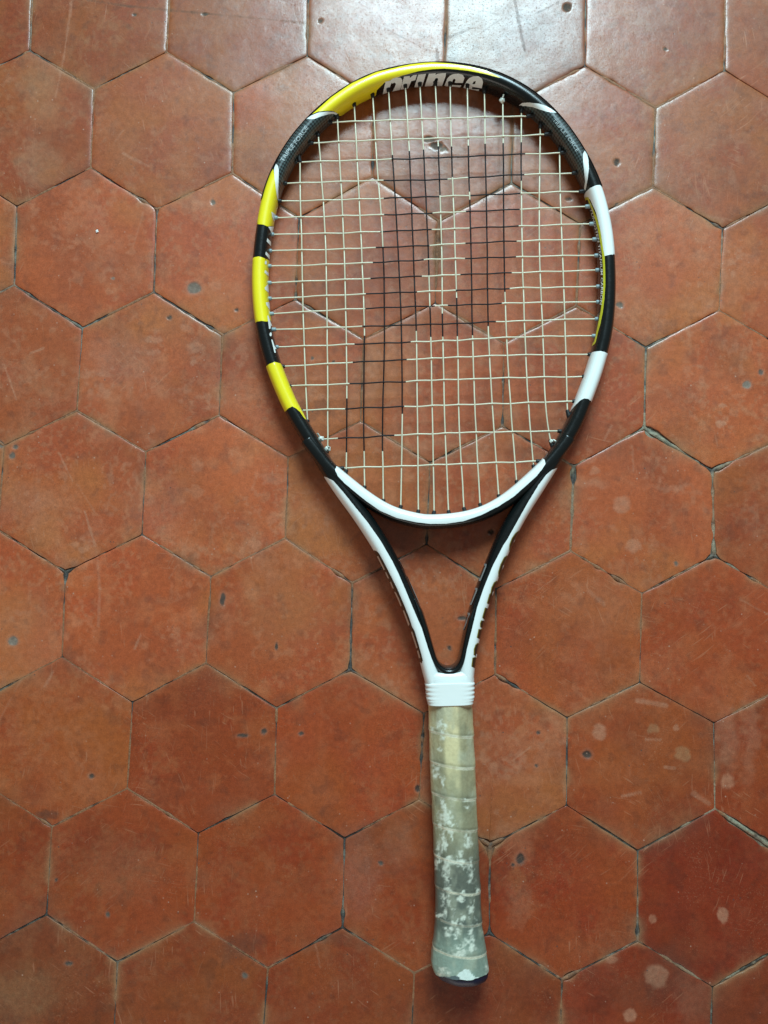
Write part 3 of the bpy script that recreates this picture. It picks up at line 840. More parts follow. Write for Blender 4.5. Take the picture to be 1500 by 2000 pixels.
# throat bridge
BIN = [(612,852),(624,867)] + zl([(550,615),(620,662),(700,730),(820,827),(950,917),(1050,975),(1200,1025),(1350,1050)], 540, 780, .21333) + \
      zl([(0,1052),(100,1057),(240,1050),(400,1030),(560,985),(720,900),(860,790),(1000,662),(1130,540)], 820, 780, .21333) + [(1084,865),(1096,848)]
pb = np.array([rk(x, y) for x, y in BIN]); pb = resample(pb, 0.0015); pb = smooth(pb, 4.0)
NB = normals(pb, rk(850, 560))
ab, bb = 0.0054, 0.0119
qb = 3.0 / 2.0
vd = pb - CAM; phi = np.arctan2((vd[:, :2] * NB).sum(1), -vd[:, 2])
hb = ((ab * np.abs(np.cos(phi))) ** qb + (bb * np.abs(np.sin(phi))) ** qb) ** (1 / qb)
CB = pb.copy(); CB[:, :2] += NB * (hb / np.cos(phi))[:, None]
BR = Sweep(CB, NB, np.full(len(CB), ab), np.full(len(CB), bb), 3.0, 40)
bridge = part("throat_bridge", BR.mesh("throat_bridge"), M_BLACK)

# lining round the bottom of the throat opening
UIN = [(815,1165),(825,1190),(837,1228),(846.5,1262),(852,1282),(858,1294),(866,1299),(876,1301.5),(886,1299),(893,1292),(897,1277),(901,1255),(905,1235),(912,1203),(920,1178)]
pu = np.array([rk(x, y) for x, y in UIN]); pu = resample(pu, 0.0012); pu = smooth(pu, 2.0)
NU = normals(pu, rk(870, 1200))
au = 0.0026
CU = pu.copy(); CU[:, :2] += NU * au
tU = np.linspace(0, 1, len(CU)); endf = np.clip(np.minimum(tU, 1 - tU) / 0.10, 0, 1)
kb = np.exp(-(np.linalg.norm(CU[:, :2] - rk(876, 1305)[:2], axis=1) / 0.006) ** 2)
CU[:, :2] += NU * (0.0012 * kb)[:, None]
UL = Sweep(CU, NU, 0.0012 + (au - 0.0012) * endf + 0.0012 * kb, 0.0104 + 0.0022 * endf, 2.6, 28)
lining = part("throat_lining", UL.mesh("throat_lining"), M_BLACK)

# neck, collar, grip and butt: sections along the handle
AX0, AX1 = np.array((878.0, 1290.0)), np.array((899.5, 1925.0))
def axis(py):
    t = (py - AX0[1]) / (AX1[1] - AX0[1])
    return AX0 + (AX1 - AX0) * t
hd = rk(*AX1) - rk(*AX0); hd[2] = 0; HD = hd / np.linalg.norm(hd); HN = np.array([-HD[1], HD[0], 0.0])
if HN[0] < 0: HN = -HN

def loft(name, rows, M, shape, caps=True):
    """rows: (py, left_px, right_px, half_depth, exponent)"""
    V = []
    for (py, xl, xr, dep, ex) in rows:
        pl_, pr_ = rk(xl, py), rk(xr, py)
        c = (pl_ + pr_) / 2; hw = np.linalg.norm((pr_ - pl_)[:2]) / 2
        c = c + HD * float(np.dot(rk((xl + xr) / 2, py, dep * 0.85) - c, HD))
        for j in range(M):
            th = 2 * math.pi * j / M
            x, z = shape(th, hw, dep, ex)
            V.append([c[0] + HN[0] * x, c[1] + HN[1] * x, zs(c[1]) + z])
    V = np.array(V); n = len(rows)
    a = (np.arange(n - 1) * M)[:, None] + np.arange(M)[None]; b = (np.arange(n - 1) * M)[:, None] + ((np.arange(M) + 1) % M)[None]
    Q = np.stack([a.ravel(), b.ravel(), b.ravel() + M, a.ravel() + M], 1)
    tr = None
    if caps:
        N0 = len(V); V = np.concatenate([V, V[:M].mean(0)[None], V[-M:].mean(0)[None]])
        k = np.arange(M); k1 = (k + 1) % M
        tr = np.concatenate([np.stack([np.full(M, N0), k1, k], 1), np.stack([np.full(M, N0 + 1), N0 - M + k, N0 - M + k1], 1)])
    return fast_mesh(name, V, Q, tr)

def sup(th, hw, dep, ex):
    e = 2.0 / ex
    c, s = math.cos(th), math.sin(th)
    return hw * math.copysign(abs(c) ** e, c), dep * math.copysign(abs(s) ** e, s)

neck = part("neck", loft("neck", [(1312,838,917,0.0098,3.8),(1314,831,921,0.0118,3.8),(1317,828.5,924,0.0128,3.8),(1322,829.5,925,0.0134,3.6),(1330,831,925.5,0.0138,3.4),(1337,832,925.5,0.0142,3.2),(1350,833,924,0.0144,3.0)], 48, sup), M_WHITE)

rws = []
for k in range(61):
    t = k / 60; py = 1335 + 43 * t
    rib = 0.5 - 0.5 * math.cos(2 * math.pi * t * 5.0) if t < 0.8 else 0.25
    w = 47.0 - 2.2 * t + 1.5 * rib - (1.2 if t > 0.86 else 0) - (3.5 * (1 - t / 0.03) if t < 0.03 else 0)
    cx = axis(py)[0] - 1.6
    rws.append((py, cx - w, cx + w, 0.0148, 3.8))
collar = part("collar", loft("collar", rws, 64, sup), M_COLLAR)
collar["label"] = "ribbed white rubber collar above the grip"

# worn overgrip
def octa(th, hw, dep):
    c, s = np.cos(th), np.sin(th)
    # bevelled rectangle, slightly rounded
    x, z = np.abs(c), np.abs(s)
    k = 13.0
    e = ((x / hw) ** k + (z / dep) ** k + ((x / hw + z / dep) / 1.42) ** k) ** (-1 / k)
    return e * c, e * s

GW = [(1373,835,922.5),(1400,836,924.5),(1450,837,926.5),(1500,838.5,929),(1550,841,931),(1600,843.5,933),(1650,845.5,935.5),(1700,847,937.5),(1750,849,940),(1790,849.5,941.5),(1820,848,943.5),(1850,845.5,948),(1872,842,951),(1890,841,953.5),(1903,843.5,955.5),(1911,847,956)]
gw = np.array(GW, float)
def grip_mesh():
    ny, M = 420, 120
    py = np.linspace(1373, 1911, ny)
    L = np.interp(py, gw[:, 0], gw[:, 1]); Rr = np.interp(py, gw[:, 0], gw[:, 2])
    th = np.arange(M) * 2 * math.pi / M
    V = np.zeros((ny, M, 3)); AR = np.zeros((ny, M)); 
    for i in range(ny):
        pl_, pr_ = rk(L[i], py[i]), rk(Rr[i], py[i])
        c = (pl_ + pr_) / 2; hw = np.linalg.norm((pr_ - pl_)[:2]) / 2 - 0.0004
        dep = hw * 0.90
        dep = min(dep, zs(c[1]) - 0.0006)
        c = c + HD * float(np.dot(rk((L[i] + Rr[i]) / 2, py[i], dep * 0.85) - c, HD))
        # spiral of the tape: phase falls to the right over the top
        lat_ = np.cos(th) * np.where(np.sin(th) > 0, 1, 1)
        ph = ((py[i] - 1438) - 7.5 * lat_ - 30 * np.where(np.sin(th) < 0, 1 - np.abs(lat_), 0)) / 61.5
        fr = ph - np.floor(ph)
        x, z = octa(th, hw, dep)
        nl = np.hypot(x, z)
        step = 0.00042 * (fr ** 2.2) * sstep(1.0, 0.955, fr) - 0.0002
        wr = 0.00055 * (fbm(py[i] / 26 + th * 0, th * 6, 61, 3) - 0.5) + 0.00025 * (fbm(py[i] / 7 + th * 0, th * 16, 62, 2) - 0.5)
        kk = (nl + step + wr) / nl
        V[i, :, 0] = c[0] + HN[0] * x * kk; V[i, :, 1] = c[1] + HN[1] * x * kk; V[i, :, 2] = zs(c[1]) + z * kk
        AR[i] = fr
    torn = 4.0 * (fbm(th * 5, th * 0 + 2, 91, 3) - 0.5)
    for i in range(ny - 30, ny):
        V[i] -= HD[None] * (torn * 0.0005 * ((i - ny + 30) / 30))[:, None]
    fl = V.reshape(-1, 3); fr = AR.ravel()
    q = project(fl); qx, qy = q[:, 0], q[:, 1]
    th_all = np.tile(th, ny)
    s = (qy - 1375) / 540
    t = np.clip(s, 0, 1)[:, None]
    keys = [(0.0, (0.78, 0.64, 0.36)), (0.18, (0.66, 0.56, 0.31)), (0.38, (0.44, 0.40, 0.235)), (0.6, (0.125, 0.13, 0.10)), (0.8, (0.115, 0.135, 0.108)), (0.9, (0.26, 0.32, 0.25)), (1.0, (0.29, 0.38, 0.31))]
    kp = [k[0] for k in keys]
    col = np.stack([np.interp(t[:, 0], kp, [k[1][j] for k in keys]) for j in range(3)], 1)
    ax = AX0[0] + (AX1[0] - AX0[0]) * (qy - AX0[1]) / (AX1[1] - AX0[1])
    u = (qx - ax) / 46.0
    n1 = fbm(qx / 26, qy / 34, 71, 4); n2 = fbm(qx / 7, qy / 9, 72, 4); n3 = fbm(qx / 60, qy / 70, 73, 3)
    # darker faces either side of the paler middle face in the upper half
    gr = np.clip(sstep(0.22, 0.40, np.abs(u + 0.02)) * sstep(1.0, 0.80, np.abs(u)) * sstep(0.62, 0.35, t[:, 0]), 0, 1) * (0.5 + 0.6 * n3)
    col = col * (1 - 0.78 * gr[:, None]) + np.array([0.21, 0.185, 0.11]) * 0.78 * gr[:, None]
    a = (sstep(0.45, 0.75, n1) * 0.35)[:, None]; col = col * (1 - a) + np.array([0.11, 0.135, 0.10]) * a
    a = (sstep(0.5, 0.75, fbm(qx / 20, qy / 40, 75, 3)) * 0.4)[:, None]; col = col * (1 - a) + np.array([0.50, 0.50, 0.36]) * a
    # pale lip along the tape overlaps
    lip = np.maximum(np.exp(-((fr - 0.968) / 0.034) ** 2), np.exp(-((fr - 0.0) / 0.02) ** 2)) * np.clip(2.4 * (fbm(qx / 17, qy / 40, 95, 3) - 0.22), 0.15, 1)
    lip_shade = np.exp(-((fr - 0.90) / 0.045) ** 2) * 0.6  # slight shadow above each lip, put into the tape colour
    a = np.clip(lip, 0, 0.85)[:, None]; col = col * (1 - a) + np.array([0.86, 0.84, 0.64]) * a
    a = lip_shade[:, None] * 0.9; col = col * (1 - a) + col * 0.5 * a
    # rubbed-through white spots
    wear = [(862,1416,14,9),(866,1432,8,14),(842,1428,4,10),(858,1462,5,6),(851,1508,9,12),(864,1527,4,12),(866,1571,5,14),(868,1594,13,16),(878,1594,7,9),(866,1614,10,12),(872,1610,22,5),(867,1626,6,9),(880,1632,4,14),(866,1632,4,14),(912,1574,6,5),(908,1563,9,3),
            (914,1640,9,16),(869,1652,5,10),(900,1666,6,8),(858,1655,6,12),(874,1681,16,7),(897,1684,14,7),(871,1700,8,24),(872,1722,6,12),(853,1682,5,16),(916,1690,6,14),(920,1710,6,20),(905,1690,5,7),(866,1755,6,14),(878,1758,4,12),(875,1739,10,5),(906,1744,7,4),(900,1757,8,6),
            (919,1777,6,8),(871,1782,4,16),(886,1782,4,10),(904,1793,5,5),(890,1803,16,6),(858,1790,12,6),(876,1820,8,9),(892,1822,7,10),(891,1833,8,4),(917,1842,12,11),(922,1852,9,10),(895,1848,16,4),(920,1818,5,14),(897,1861,20,6),(870,1900,14,9),(862,1898,8,5),(952,1894,5,12),(934,1738,6,8)]
    wx = fbm(qx / 6, qy / 6, 81, 3) - 0.5; wy = fbm(qx / 6, qy / 6, 82, 3) - 0.5
    f = np.zeros(len(qx)); n5 = fbm(qx / 5.0, qy / 6.5, 85, 4)
    for (x, y, rx, ry) in wear:
        d = np.hypot((qx - x + wx * 13) / (rx * 1.08), (qy - y + wy * 16) / (ry * 1.08))
        f = np.maximum(f, (1 - sstep(0.35, 1.25, d)) * np.clip(2.4 * (n5 - 0.26), 0, 1))
    f = np.maximum(f, sstep(0.72, 0.80, n2 * 0.55 + fbm(qx / 22, qy / 26, 83, 2) * 0.5) * 0.5 * sstep(0.2, 0.5, t[:, 0]))
    f = np.clip(f * (V.reshape(-1, 3)[:, 2] > 0.012), 0, 0.80)[:, None]
    col = col * (1 - f) + np.array([0.78, 0.80, 0.66]) * f
    # torn white backing and dark strip at the butt
    def inpoly(poly):
        px_, py_ = qx + wx * 3, qy + wy * 3
        ins = np.zeros(len(qx), bool); m = len(poly)
        for i in range(m):
            x1, y1 = poly[i]; x2, y2 = poly[(i + 1) % m]
            c = ((y1 > py_) != (y2 > py_)) & (px_ < (x2 - x1) * (py_ - y1) / (y2 - y1 + 1e-9) + x1)
            ins ^= c
        return ins
    w = inpoly(zl([(705,1790),(740,1740),(800,1705),(850,1715),(890,1770),(930,1800),(980,1805),(960,1850),(735,1900),(725,1830)], 780, 1620, .16))
    col[w] = (0.70, 0.78, 0.70)
    d_ = inpoly(zl([(430,1780),(520,1800),(620,1800),(680,1780),(735,1800),(730,1900),(560,1900),(430,1860)], 780, 1620, .16))
    col[d_] = (0.11, 0.14, 0.14)
    a = (np.arange(ny - 1) * M)[:, None] + np.arange(M)[None]; b = (np.arange(ny - 1) * M)[:, None] + ((np.arange(M) + 1) % M)[None]
    Q = np.stack([a.ravel(), b.ravel(), b.ravel() + M, a.ravel() + M], 1)
    me = fast_mesh("grip", fl, Q)
    set_col(me, np.concatenate([col, np.ones((len(col), 1))], 1))
    return me
grip = part("grip", grip_mesh(), M_GRIP)
grip["label"] = "spiral-wrapped grey-green overgrip with rubbed white patches"
def octs(th, hw, dep, ex):
    x, z = octa(np.array(th), hw, dep); return float(x), float(z)
butt = part("butt_cap", loft("butt_cap", [(1885,846,950,0.0150,3),(1900,847,952,0.0158,3),(1908,849,953.5,0.0160,3),(1916,853,954,0.0158,3),(1921,858,953,0.0150,3),(1924.5,868,950,0.0128,3),(1926,880,940,0.009,3)], 48, octs), M_NAVY)

# ---------------------------------------------------------------- strings
MAINS = [
 [(586,315),(587,400),(589,460),(593,650),(597,740),(600,805),(601,822)],
 [(622,265),(629,360),(635,460),(639,650),(640,760),(640,874)],
 [(659,231),(665,340),(671,460),(676,650),(677.5,800),(676,919)],
 [(692,206),(699,340),(705,460),(711.5,650),(710.5,800),(712,951)],
 [(728,189),(738,340),(747,460),(751,650),(747,830),(749,977)],
 [(759,178),(767,310),(776,460),(784,650),(785.5,800),(783,989)],
 [(792,170),(800,310),(806,460),(813,650),(815.5,830),(817,998)],
 [(820,167),(828,310),(835,460),(841,650),(845,830),(848,1000)],
 [(850.5,166),(856,290),(862,460),(864.5,650),(869,830),(876,999)],
 [(879,166),(882,300),(888,460),(893.4,650),(897,830),(906,993)],
 [(913,170),(915,300),(919,450),(923,650),(929,830),(938,985)],
 [(946,181),(948,300),(951,460),(954,650),(964,830),(974,968)],
 [(982,195),(983,300),(984,460),(989,650),(1000,830),(1009,940)],
 [(1018,218),(1018,340),(1019.5,460),(1025,650),(1035,830),(1042,910)],
 [(1055,249),(1054,340),(1053,460),(1060,650),(1070,830),(1075,861)],
 [(1093,295),(1094,380),(1097,460),(1104,650),(1108,803)]]
CROSS = [
 [(647,239),(700,237),(850,232),(960,228),(1030,227)],
 [(610,279),(700,275),(850,270),(1000,266),(1065,263)],
 [(579,317),(700,313),(850,308),(1000,302),(1096,299)],
 [(558.5,358),(700,354),(840,351),(1000,342),(1119,338)],
 [(548,393),(700,389),(850,384),(1000,379),(1132.6,373.6)],
 [(540,425.5),(700,421),(850,416),(1000,409),(1145,403.5)],
 [(533,458),(700,454),(850,448),(1000,442),(1153,437)],
 [(529,490),(700,485),(860,478),(1000,471),(1159,467.3)],
 [(528,520),(700,514),(862,506),(1000,502),(1163,499)],
 [(528,552),(700,545),(862,538),(1000,532.5),(1165,528)],
 [(528.5,583),(700,575),(862,568),(1000,563),(1166.5,560)],
 [(532.5,613),(700,603),(862,597),(1000,592),(1166.5,590)],
 [(537,644),(700,638),(862,633),(1000,627.5),(1164,623)],
 [(542,678),(700,672),(862,666),(1000,659),(1158,655.6)],
 [(554,715),(700,707),(862,699),(1000,694),(1150,692)],
 [(567,754),(700,749),(862,742),(1000,738),(1139,735)],
 [(589,801.5),(700,797),(862,792),(1000,787.5),(1120,784)],
 [(630,858),(700,854.5),(822,848),(950,844),(1091,842.5)],
 [(670,914),(750,911.5),(822,909),(950,904),(1049,901)]]
M_BLK = {2:[(778,880)],3:[(655,880)],4:[(480,878)],5:[(300,807)],6:[(295,646)],7:[(291,536),(597,655)],8:[(286,379),(609,654)],9:[(286,343),(579,655)],10:[(281,373),(388,652.5)],11:[(279,635)],12:[(280,569)],13:[(277,353)]}
C_BLK = {2:[(761,1022)],3:[(748.5,873),(910,1020)],4:[(748.5,860),(912,1016)],5:[(748.5,842),(907,1012)],6:[(741,842),(915,1008)],7:[(731,837),(907,1005)],8:[(726,823),(903,1003)],9:[(719,819),(895.5,997)],10:[(714,812),(887,992)],11:[(709,845),(870,979)],12:[(703,965)],13:[(690,798)],14:[(685,790)],15:[(681,788)],16:[(672.5,788)],17:[(657,767)]}

def catmull(p, step):
    p = np.asarray(p, float)
    t = np.concatenate([[0], np.cumsum(np.linalg.norm(np.diff(p, axis=0), axis=1))])
    # cubic Hermite with finite-difference tangents
    d = np.gradient(p, t, axis=0)
    out = []
    n = int(t[-1] / step) + 1
    for s in np.linspace(0, t[-1], n):
        k = min(len(p) - 2, np.searchsorted(t, s, 'right') - 1); k = max(k, 0)
        h = t[k + 1] - t[k]; x = (s - t[k]) / h
        out.append((2*x**3-3*x**2+1)*p[k] + (x**3-2*x**2+x)*h*d[k] + (-2*x**3+3*x**2)*p[k+1] + (x**3-x**2)*h*d[k+1])
    return np.array(out)

mpx = [catmull(m, 5) for m in MAINS]; cpx = [catmull(c, 5) for c in CROSS]

def crossing(m, c):
    d = np.linalg.norm(m[:, None] - c[None], axis=2)
    return np.unravel_index(d.argmin(), d.shape)

def tube(P, r, K=7):
    n = len(P)
    T = np.gradient(P, axis=0); T /= np.linalg.norm(T, axis=1)[:, None]
    up = np.array([0, 0, 1.0])
    S = np.cross(T, up); S /= np.linalg.norm(S, axis=1)[:, None]
    U = np.cross(S, T)
    a = np.arange(K) * 2 * math.pi / K
    V = P[:, None] + r * (np.cos(a)[None, :, None] * S[:, None] + np.sin(a)[None, :, None] * U[:, None])
    V = V.reshape(-1, 3)
    i = (np.arange(n - 1) * K)[:, None] + np.arange(K)[None]; j = (np.arange(n - 1) * K)[:, None] + ((np.arange(K) + 1) % K)[None]
    Q = np.stack([i.ravel(), i.ravel() + K, j.ravel() + K, j.ravel()], 1)
    return V, Q

ENDS = []      # (point, outward direction, grey?)
def string_obj(kind, k):
    path = (mpx if kind == 'm' else cpx)[k]
    others = cpx if kind == 'm' else mpx
    hits = []
    for j, o in enumerate(others):
        a, b = crossing(path, o)
        if np.linalg.norm(path[a] - o[b]) < 7:
            sgn = 1 if (k + j) % 2 == 0 else -1
            hits.append((a, sgn if kind == 'm' else -sgn))
    hits.sort()
    amp = 0.00058
    z = np.zeros(len(path))
    if hits:
        ha = np.array([h[0] for h in hits], float); hs = np.array([h[1] for h in hits], float)
        for i in range(len(path)):
            q = np.searchsorted(ha, i)
            if q == 0: z[i] = hs[0] * max(0, 1 - (ha[0] - i) / 6)
            elif q == len(ha): z[i] = hs[-1] * max(0, 1 - (i - ha[-1]) / 6)
            else:
                f = (i - ha[q - 1]) / (ha[q] - ha[q - 1]); f = 0.5 - 0.5 * math.cos(math.pi * f)
                z[i] = hs[q - 1] * (1 - f) + hs[q] * f
    jit = fbm(np.arange(len(path)) / 9.0, np.zeros(len(path)) + k * 3.7 + (50 if kind == 'c' else 0), 5, 2) - 0.5
    pp = path.copy()
    side = 1 if kind == 'm' else 0
    if kind == 'm': pp[:, 0] += jit * 1.0
    else: pp[:, 1] += jit * 1.6 - z * 0.5
    P = np.array([rk(pp[i, 0], pp[i, 1], z[i] * amp) for i in range(len(pp))])
    e0 = P[0] - P[2]; e0 /= np.linalg.norm(e0); e1 = P[-1] - P[-3]; e1 /= np.linalg.norm(e1)
    grey = kind == 'c' and 5 <= k <= 13
    ENDS.append((P[0], e0, grey)); ENDS.append((P[-1], e1, grey))
    P = np.concatenate([(P[0] + e0 * 0.005)[None], P, (P[-1] + e1 * 0.005)[None]])
    V, Q = tube(P, 0.00055, 8)
    me = fast_mesh("string", V, Q)
    me.materials.append(M_STRING); me.materials.append(M_INK)
    blk = (M_BLK if kind == 'm' else C_BLK).get(k, [])
    if blk:
        mi = np.zeros(len(me.polygons), np.int32)
        for i in range(len(P) - 1):
            r = min(max(i - 1, 0), len(path) - 1)
            s = path[r, side]
            for a, b in blk:
                if a <= s <= b: mi[i * 8:(i + 1) * 8] = 1
        me.polygons.foreach_set("material_index", mi)
    co = np.empty(len(me.vertices) * 3, np.float32); me.vertices.foreach_get("co", co)
    return part("string", me, None)
for k in range(16): string_obj('m', k)
for k in range(19): string_obj('c', k)

# grommets: one barrel per string end, shared meshes
def lathe_mesh(name, prof, K=14):
    V = []; 
    for (x, r) in prof:
        for j in range(K):
            a = 2 * math.pi * j / K
            V.append((x, r * math.cos(a), r * math.sin(a)))
    n = len(prof); V = np.array(V)
    i = (np.arange(n - 1) * K)[:, None] + np.arange(K)[None]; j = (np.arange(n - 1) * K)[:, None] + ((np.arange(K) + 1) % K)[None]
    return fast_mesh(name, V, np.stack([i.ravel(), j.ravel(), j.ravel() + K, i.ravel() + K], 1))
PROF = [(-0.0010,0.0006),(-0.0010,0.0010),(-0.0007,0.00135),(0.0000,0.00150),(0.0012,0.00155),(0.0022,0.0017),(0.0045,0.0018),(0.0060,0.0018)]
g_black = lathe_mesh("grommet", PROF); g_black.materials.append(M_RUBBER)
g_grey = lathe_mesh("grommet", PROF); g_grey.materials.append(M_GREYPLAS)
for (p, d, grey) in ENDS:
    o = bpy.data.objects.new("grommet", g_grey if grey else g_black)
    COL.objects.link(o)
    o.parent = RACKET
    # follow the frame's own direction a little, as real barrels do
    i = int(np.linalg.norm(CL[:, :2] - p[:2], axis=1).argmin())
    dd = d * 0.75 + np.array([NF[i, 0], NF[i, 1], 0]) * 0.25
    o.rotation_mode = 'QUATERNION'
    o.rotation_quaternion = Vector(dd).to_track_quat('X', 'Z')
    o.location = Vector(p - org)
    if grey: o["label"] = "blue-grey grommet"

# tie-off knots
def knot(px, py, r, tail, dz=0.0012):
    c = rk(px, py, dz)
    bm = bmesh.new()
    bmesh.ops.create_uvsphere(bm, u_segments=16, v_segments=10, radius=r)
    for v in bm.verts:
        n = 1 + 0.22 * math.sin(v.co.x * 2600 + v.co.z * 900) * math.cos(v.co.y * 2100)
        v.co = v.co * n
        v.co.x *= 1.15
    me = bpy.data.meshes.new("k"); bm.to_mesh(me); bm.free()
    V = np.array([v.co[:] for v in me.vertices]) + c
    tris = []
    for p in me.polygons:
        vs = list(p.vertices)
        for k in range(1, len(vs) - 1): tris.append((vs[0], vs[k], vs[k + 1]))
    T, Qt = tube(np.array([rk(x, y, d) for x, y, d in tail]), 0.00062, 8)
    Vall = np.concatenate([V, T]); Qt = Qt + len(V)
    bpy.data.meshes.remove(me)
    o = part("knot", fast_mesh("knot", Vall, Qt, np.array(tris)), M_KNOT)
    return o
knot(981, 196, 0.0019, [(980,198,.0015),(982,190,.003),(984,184,.004)])
knot(627, 857, 0.0021, [(627,857,.001),(623,851,.003),(620,846,.0045)])
knot(640, 877, 0.0021, [(640,876,.001),(641,872,.003),(643,874,.004)])
knot(1078, 862, 0.0016, [(1078,862,.001),(1081,859,.003),(1086,862,.004)])

# ---------------------------------------------------------------- paint on the frame
D = FR.decal
yl = D("yellow_panel", [(610,223),(622,218),(640,216),(652,217),(661,226),(668,226),(696,211),(733,190),(736,176),(751,161),(784,148),(817,139),(845,135),(868,134),(890,135.5),(916,138.5),(949,145),(979,153),(950,138),(916,129.5),(878,124),(845,122),(812,124),(784,129.5),(735,141),(686,163),(647,190)], M_YELLOW, parent=frame, label="long yellow panel over the top of the head")
D("yellow_panel", [(534,330),(511,362),(503,392),(496,438.6),(500,438.6),(505.5,438),(514,438.6),(522.5,442.5),(530,441.5),(540,442),(550,398),(543,397),(540.5,385),(538,362),(536,343)], M_YELLOW, parent=frame)
D("yellow_panel", [(487,506),(493,505),(498,502),(504.6,501),(512,502.4),(520,506),(526,509),(533,512),(531,540),(531,570),(533,600),(536,624),(528.5,626),(521.6,628),(510,627),(502,628.4),(497,632),(491,634),(488,600),(486,560)], M_YELLOW, parent=frame)
D("yellow_panel", [(512,720),(517.5,718),(525.6,711),(536,707),(547,709.5),(552,711),(560,738),(577,778),(592,806),(598,820),(594,817),(586,805),(579,798.5),(571,794),(563.6,797),(555,807),(551,809),(534,771)], M_YELLOW, parent=frame)
D("white_panel", [(1136,386),(1140,382),(1144,375),(1153,367),(1164,362),(1172,361.4),(1176,366),(1184,372),(1194,405),(1202,440),(1206,470),(1207,499),(1200.5,498),(1193,497),(1181,500),(1179.5,495),(1173,450),(1164,414),(1153,390),(1147,386),(1142,390),(1138,396)], M_WHITE, parent=frame, label="upper white panel on the right side of the head")
D("white_panel", [(1148,693),(1154,691),(1157,688),(1164,686.5),(1173,685.6),(1181,687.4),(1187,691),(1193,693),(1184,728),(1172,765),(1160,789),(1155,785.5),(1149,779),(1141,778),(1133.6,782),(1123.5,792),(1113,804.5),(1103,825),(1097,837),(1092,842),(1106,815),(1120,785),(1134,750)], M_WHITE, parent=frame, label="lower white panel on the right side of the head")
lime_o = zl([(365,285),(440,278),(480,380),(520,470),(620,700),(700,1000),(760,1400),(790,1560),(800,1750),(805,2000)], 1110, 360, .09) + zl([(807,400),(787,700),(752,1000),(702,1250),(645,1450),(602,1640),(580,1685),(520,1735)], 1110, 520, .09)
lime_i = zl([(340,385),(385,345),(430,340),(460,430),(530,600),(600,800),(650,1000),(700,1280),(735,1500),(755,1750),(758,2000)], 1110, 360, .09) + zl([(760,400),(740,700),(705,980),(660,1200),(605,1450),(570,1630),(510,1690)], 1110, 520, .09)
D("lime_stripe", lime_o + lime_i[::-1], M_LIME, off=0.0002, parent=frame)
K8 = (520, 190, .10667); K9 = (1000, 180, .13333)
D("carbon_panel", zl([(735,405),(800,405),(880,400),(1000,350),(1130,310),(1230,298),(1290,320),(1330,350),(1300,460),(1050,720),(740,1080),(490,1420),(330,1720),(232,1935),(222,1900),(217,1700),(225,1500),(228,1340),(215,1260),(185,1220),(300,950),(500,650),(650,480)], *K8), M_CARBON, parent=frame)
D("carbon_panel", zl([(650,305),(600,300),(520,290),(400,250),(300,215),(200,200),(130,205),(100,230),(240,420),(480,700),(680,940),(880,1220),(1000,1430),(1055,1455),(1075,1300),(1055,1120),(1040,1000),(1040,900),(1060,860),(950,680),(800,470)], *K9), M_CARBON, parent=frame)
for poly, kk in (([(735,400),(830,335),(950,285),(1100,262),(1220,262),(1290,285),(1302,305),(1280,322),(1230,298),(1130,310),(1000,350),(880,400),(800,405)], K8),
                 ([(185,1220),(215,1260),(228,1340),(225,1500),(215,1700),(222,1920),(195,1850),(175,1700),(155,1500),(145,1340),(150,1290)], K8),
                 ([(105,190),(150,155),(250,150),(400,170),(500,205),(580,250),(650,305),(600,300),(520,290),(400,250),(300,215),(200,200),(130,205)], K9),
                 ([(1060,860),(1095,900),(1118,1000),(1125,1120),(1110,1280),(1085,1420),(1070,1460),(1055,1440),(1075,1300),(1055,1120),(1040,1000),(1040,900)], K9)):
    D("crescent_trim", zl(poly, *kk), M_WHITE, off=0.00022, parent=frame, dense=1.5)

# shafts
D("white_panel", zl([(425,700),(470,718),(520,745),(560,790),(620,860),(700,960),(830,1120),(950,1290),(1060,1480)], 540, 780, .21333) +
  [(779,1122),(794,1157),(811,1198),(824,1228),(836.5,1268),(843,1287),(850,1302),(858,1312),(870,1330),(862,1350),(830,1348),(822,1335),(812,1288),(796,1238),(778,1190),(746,1122),(724,1078),(700,1040),(676,1006),(648,970),(630,938)], M_WHITE, parent=frame, label="white outer half of the left shaft")
D("white_panel", [(1090,913),(1078,917.6),(1067,927),(1052.5,946),(1033,978),(1012,1015),(991,1053),(984,1063),(962,1106),(945,1148),(932,1186),(922,1228),(913,1264),(907,1290),(900,1305),(894,1313),(884,1330),(892,1350),(928,1348),(930,1318),(936,1284),(943,1252),(950,1222),(960,1190),(978,1140),(999,1088),(1020,1040),(1040,1004),(1062,970),(1084,936)], M_WHITE, parent=frame, label="white outer half of the right shaft")
BR.decal("white_panel", zl([(548,612),(541,635),(540,655),(560,700),(620,765),(700,832),(820,930),(950,1020),(1100,1085),(1280,1125),(1400,1138)], 540, 780, .21333) +
  zl([(0,1135),(100,1140),(240,1138),(400,1115),(560,1060),(720,980),(860,890),(960,800),(1060,710),(1120,640),(1150,590),(1145,560),(1130,535),(1000,645),(860,775),(720,885),(560,970),(400,1013),(240,1035),(100,1040),(0,1036)], 820, 780, .21333) +
  zl([(1350,1034),(1200,1008),(1050,958),(950,900),(820,808),(700,712),(620,645)], 540, 780, .21333), M_WHITE, parent=bridge, label="white inner band of the throat bridge")
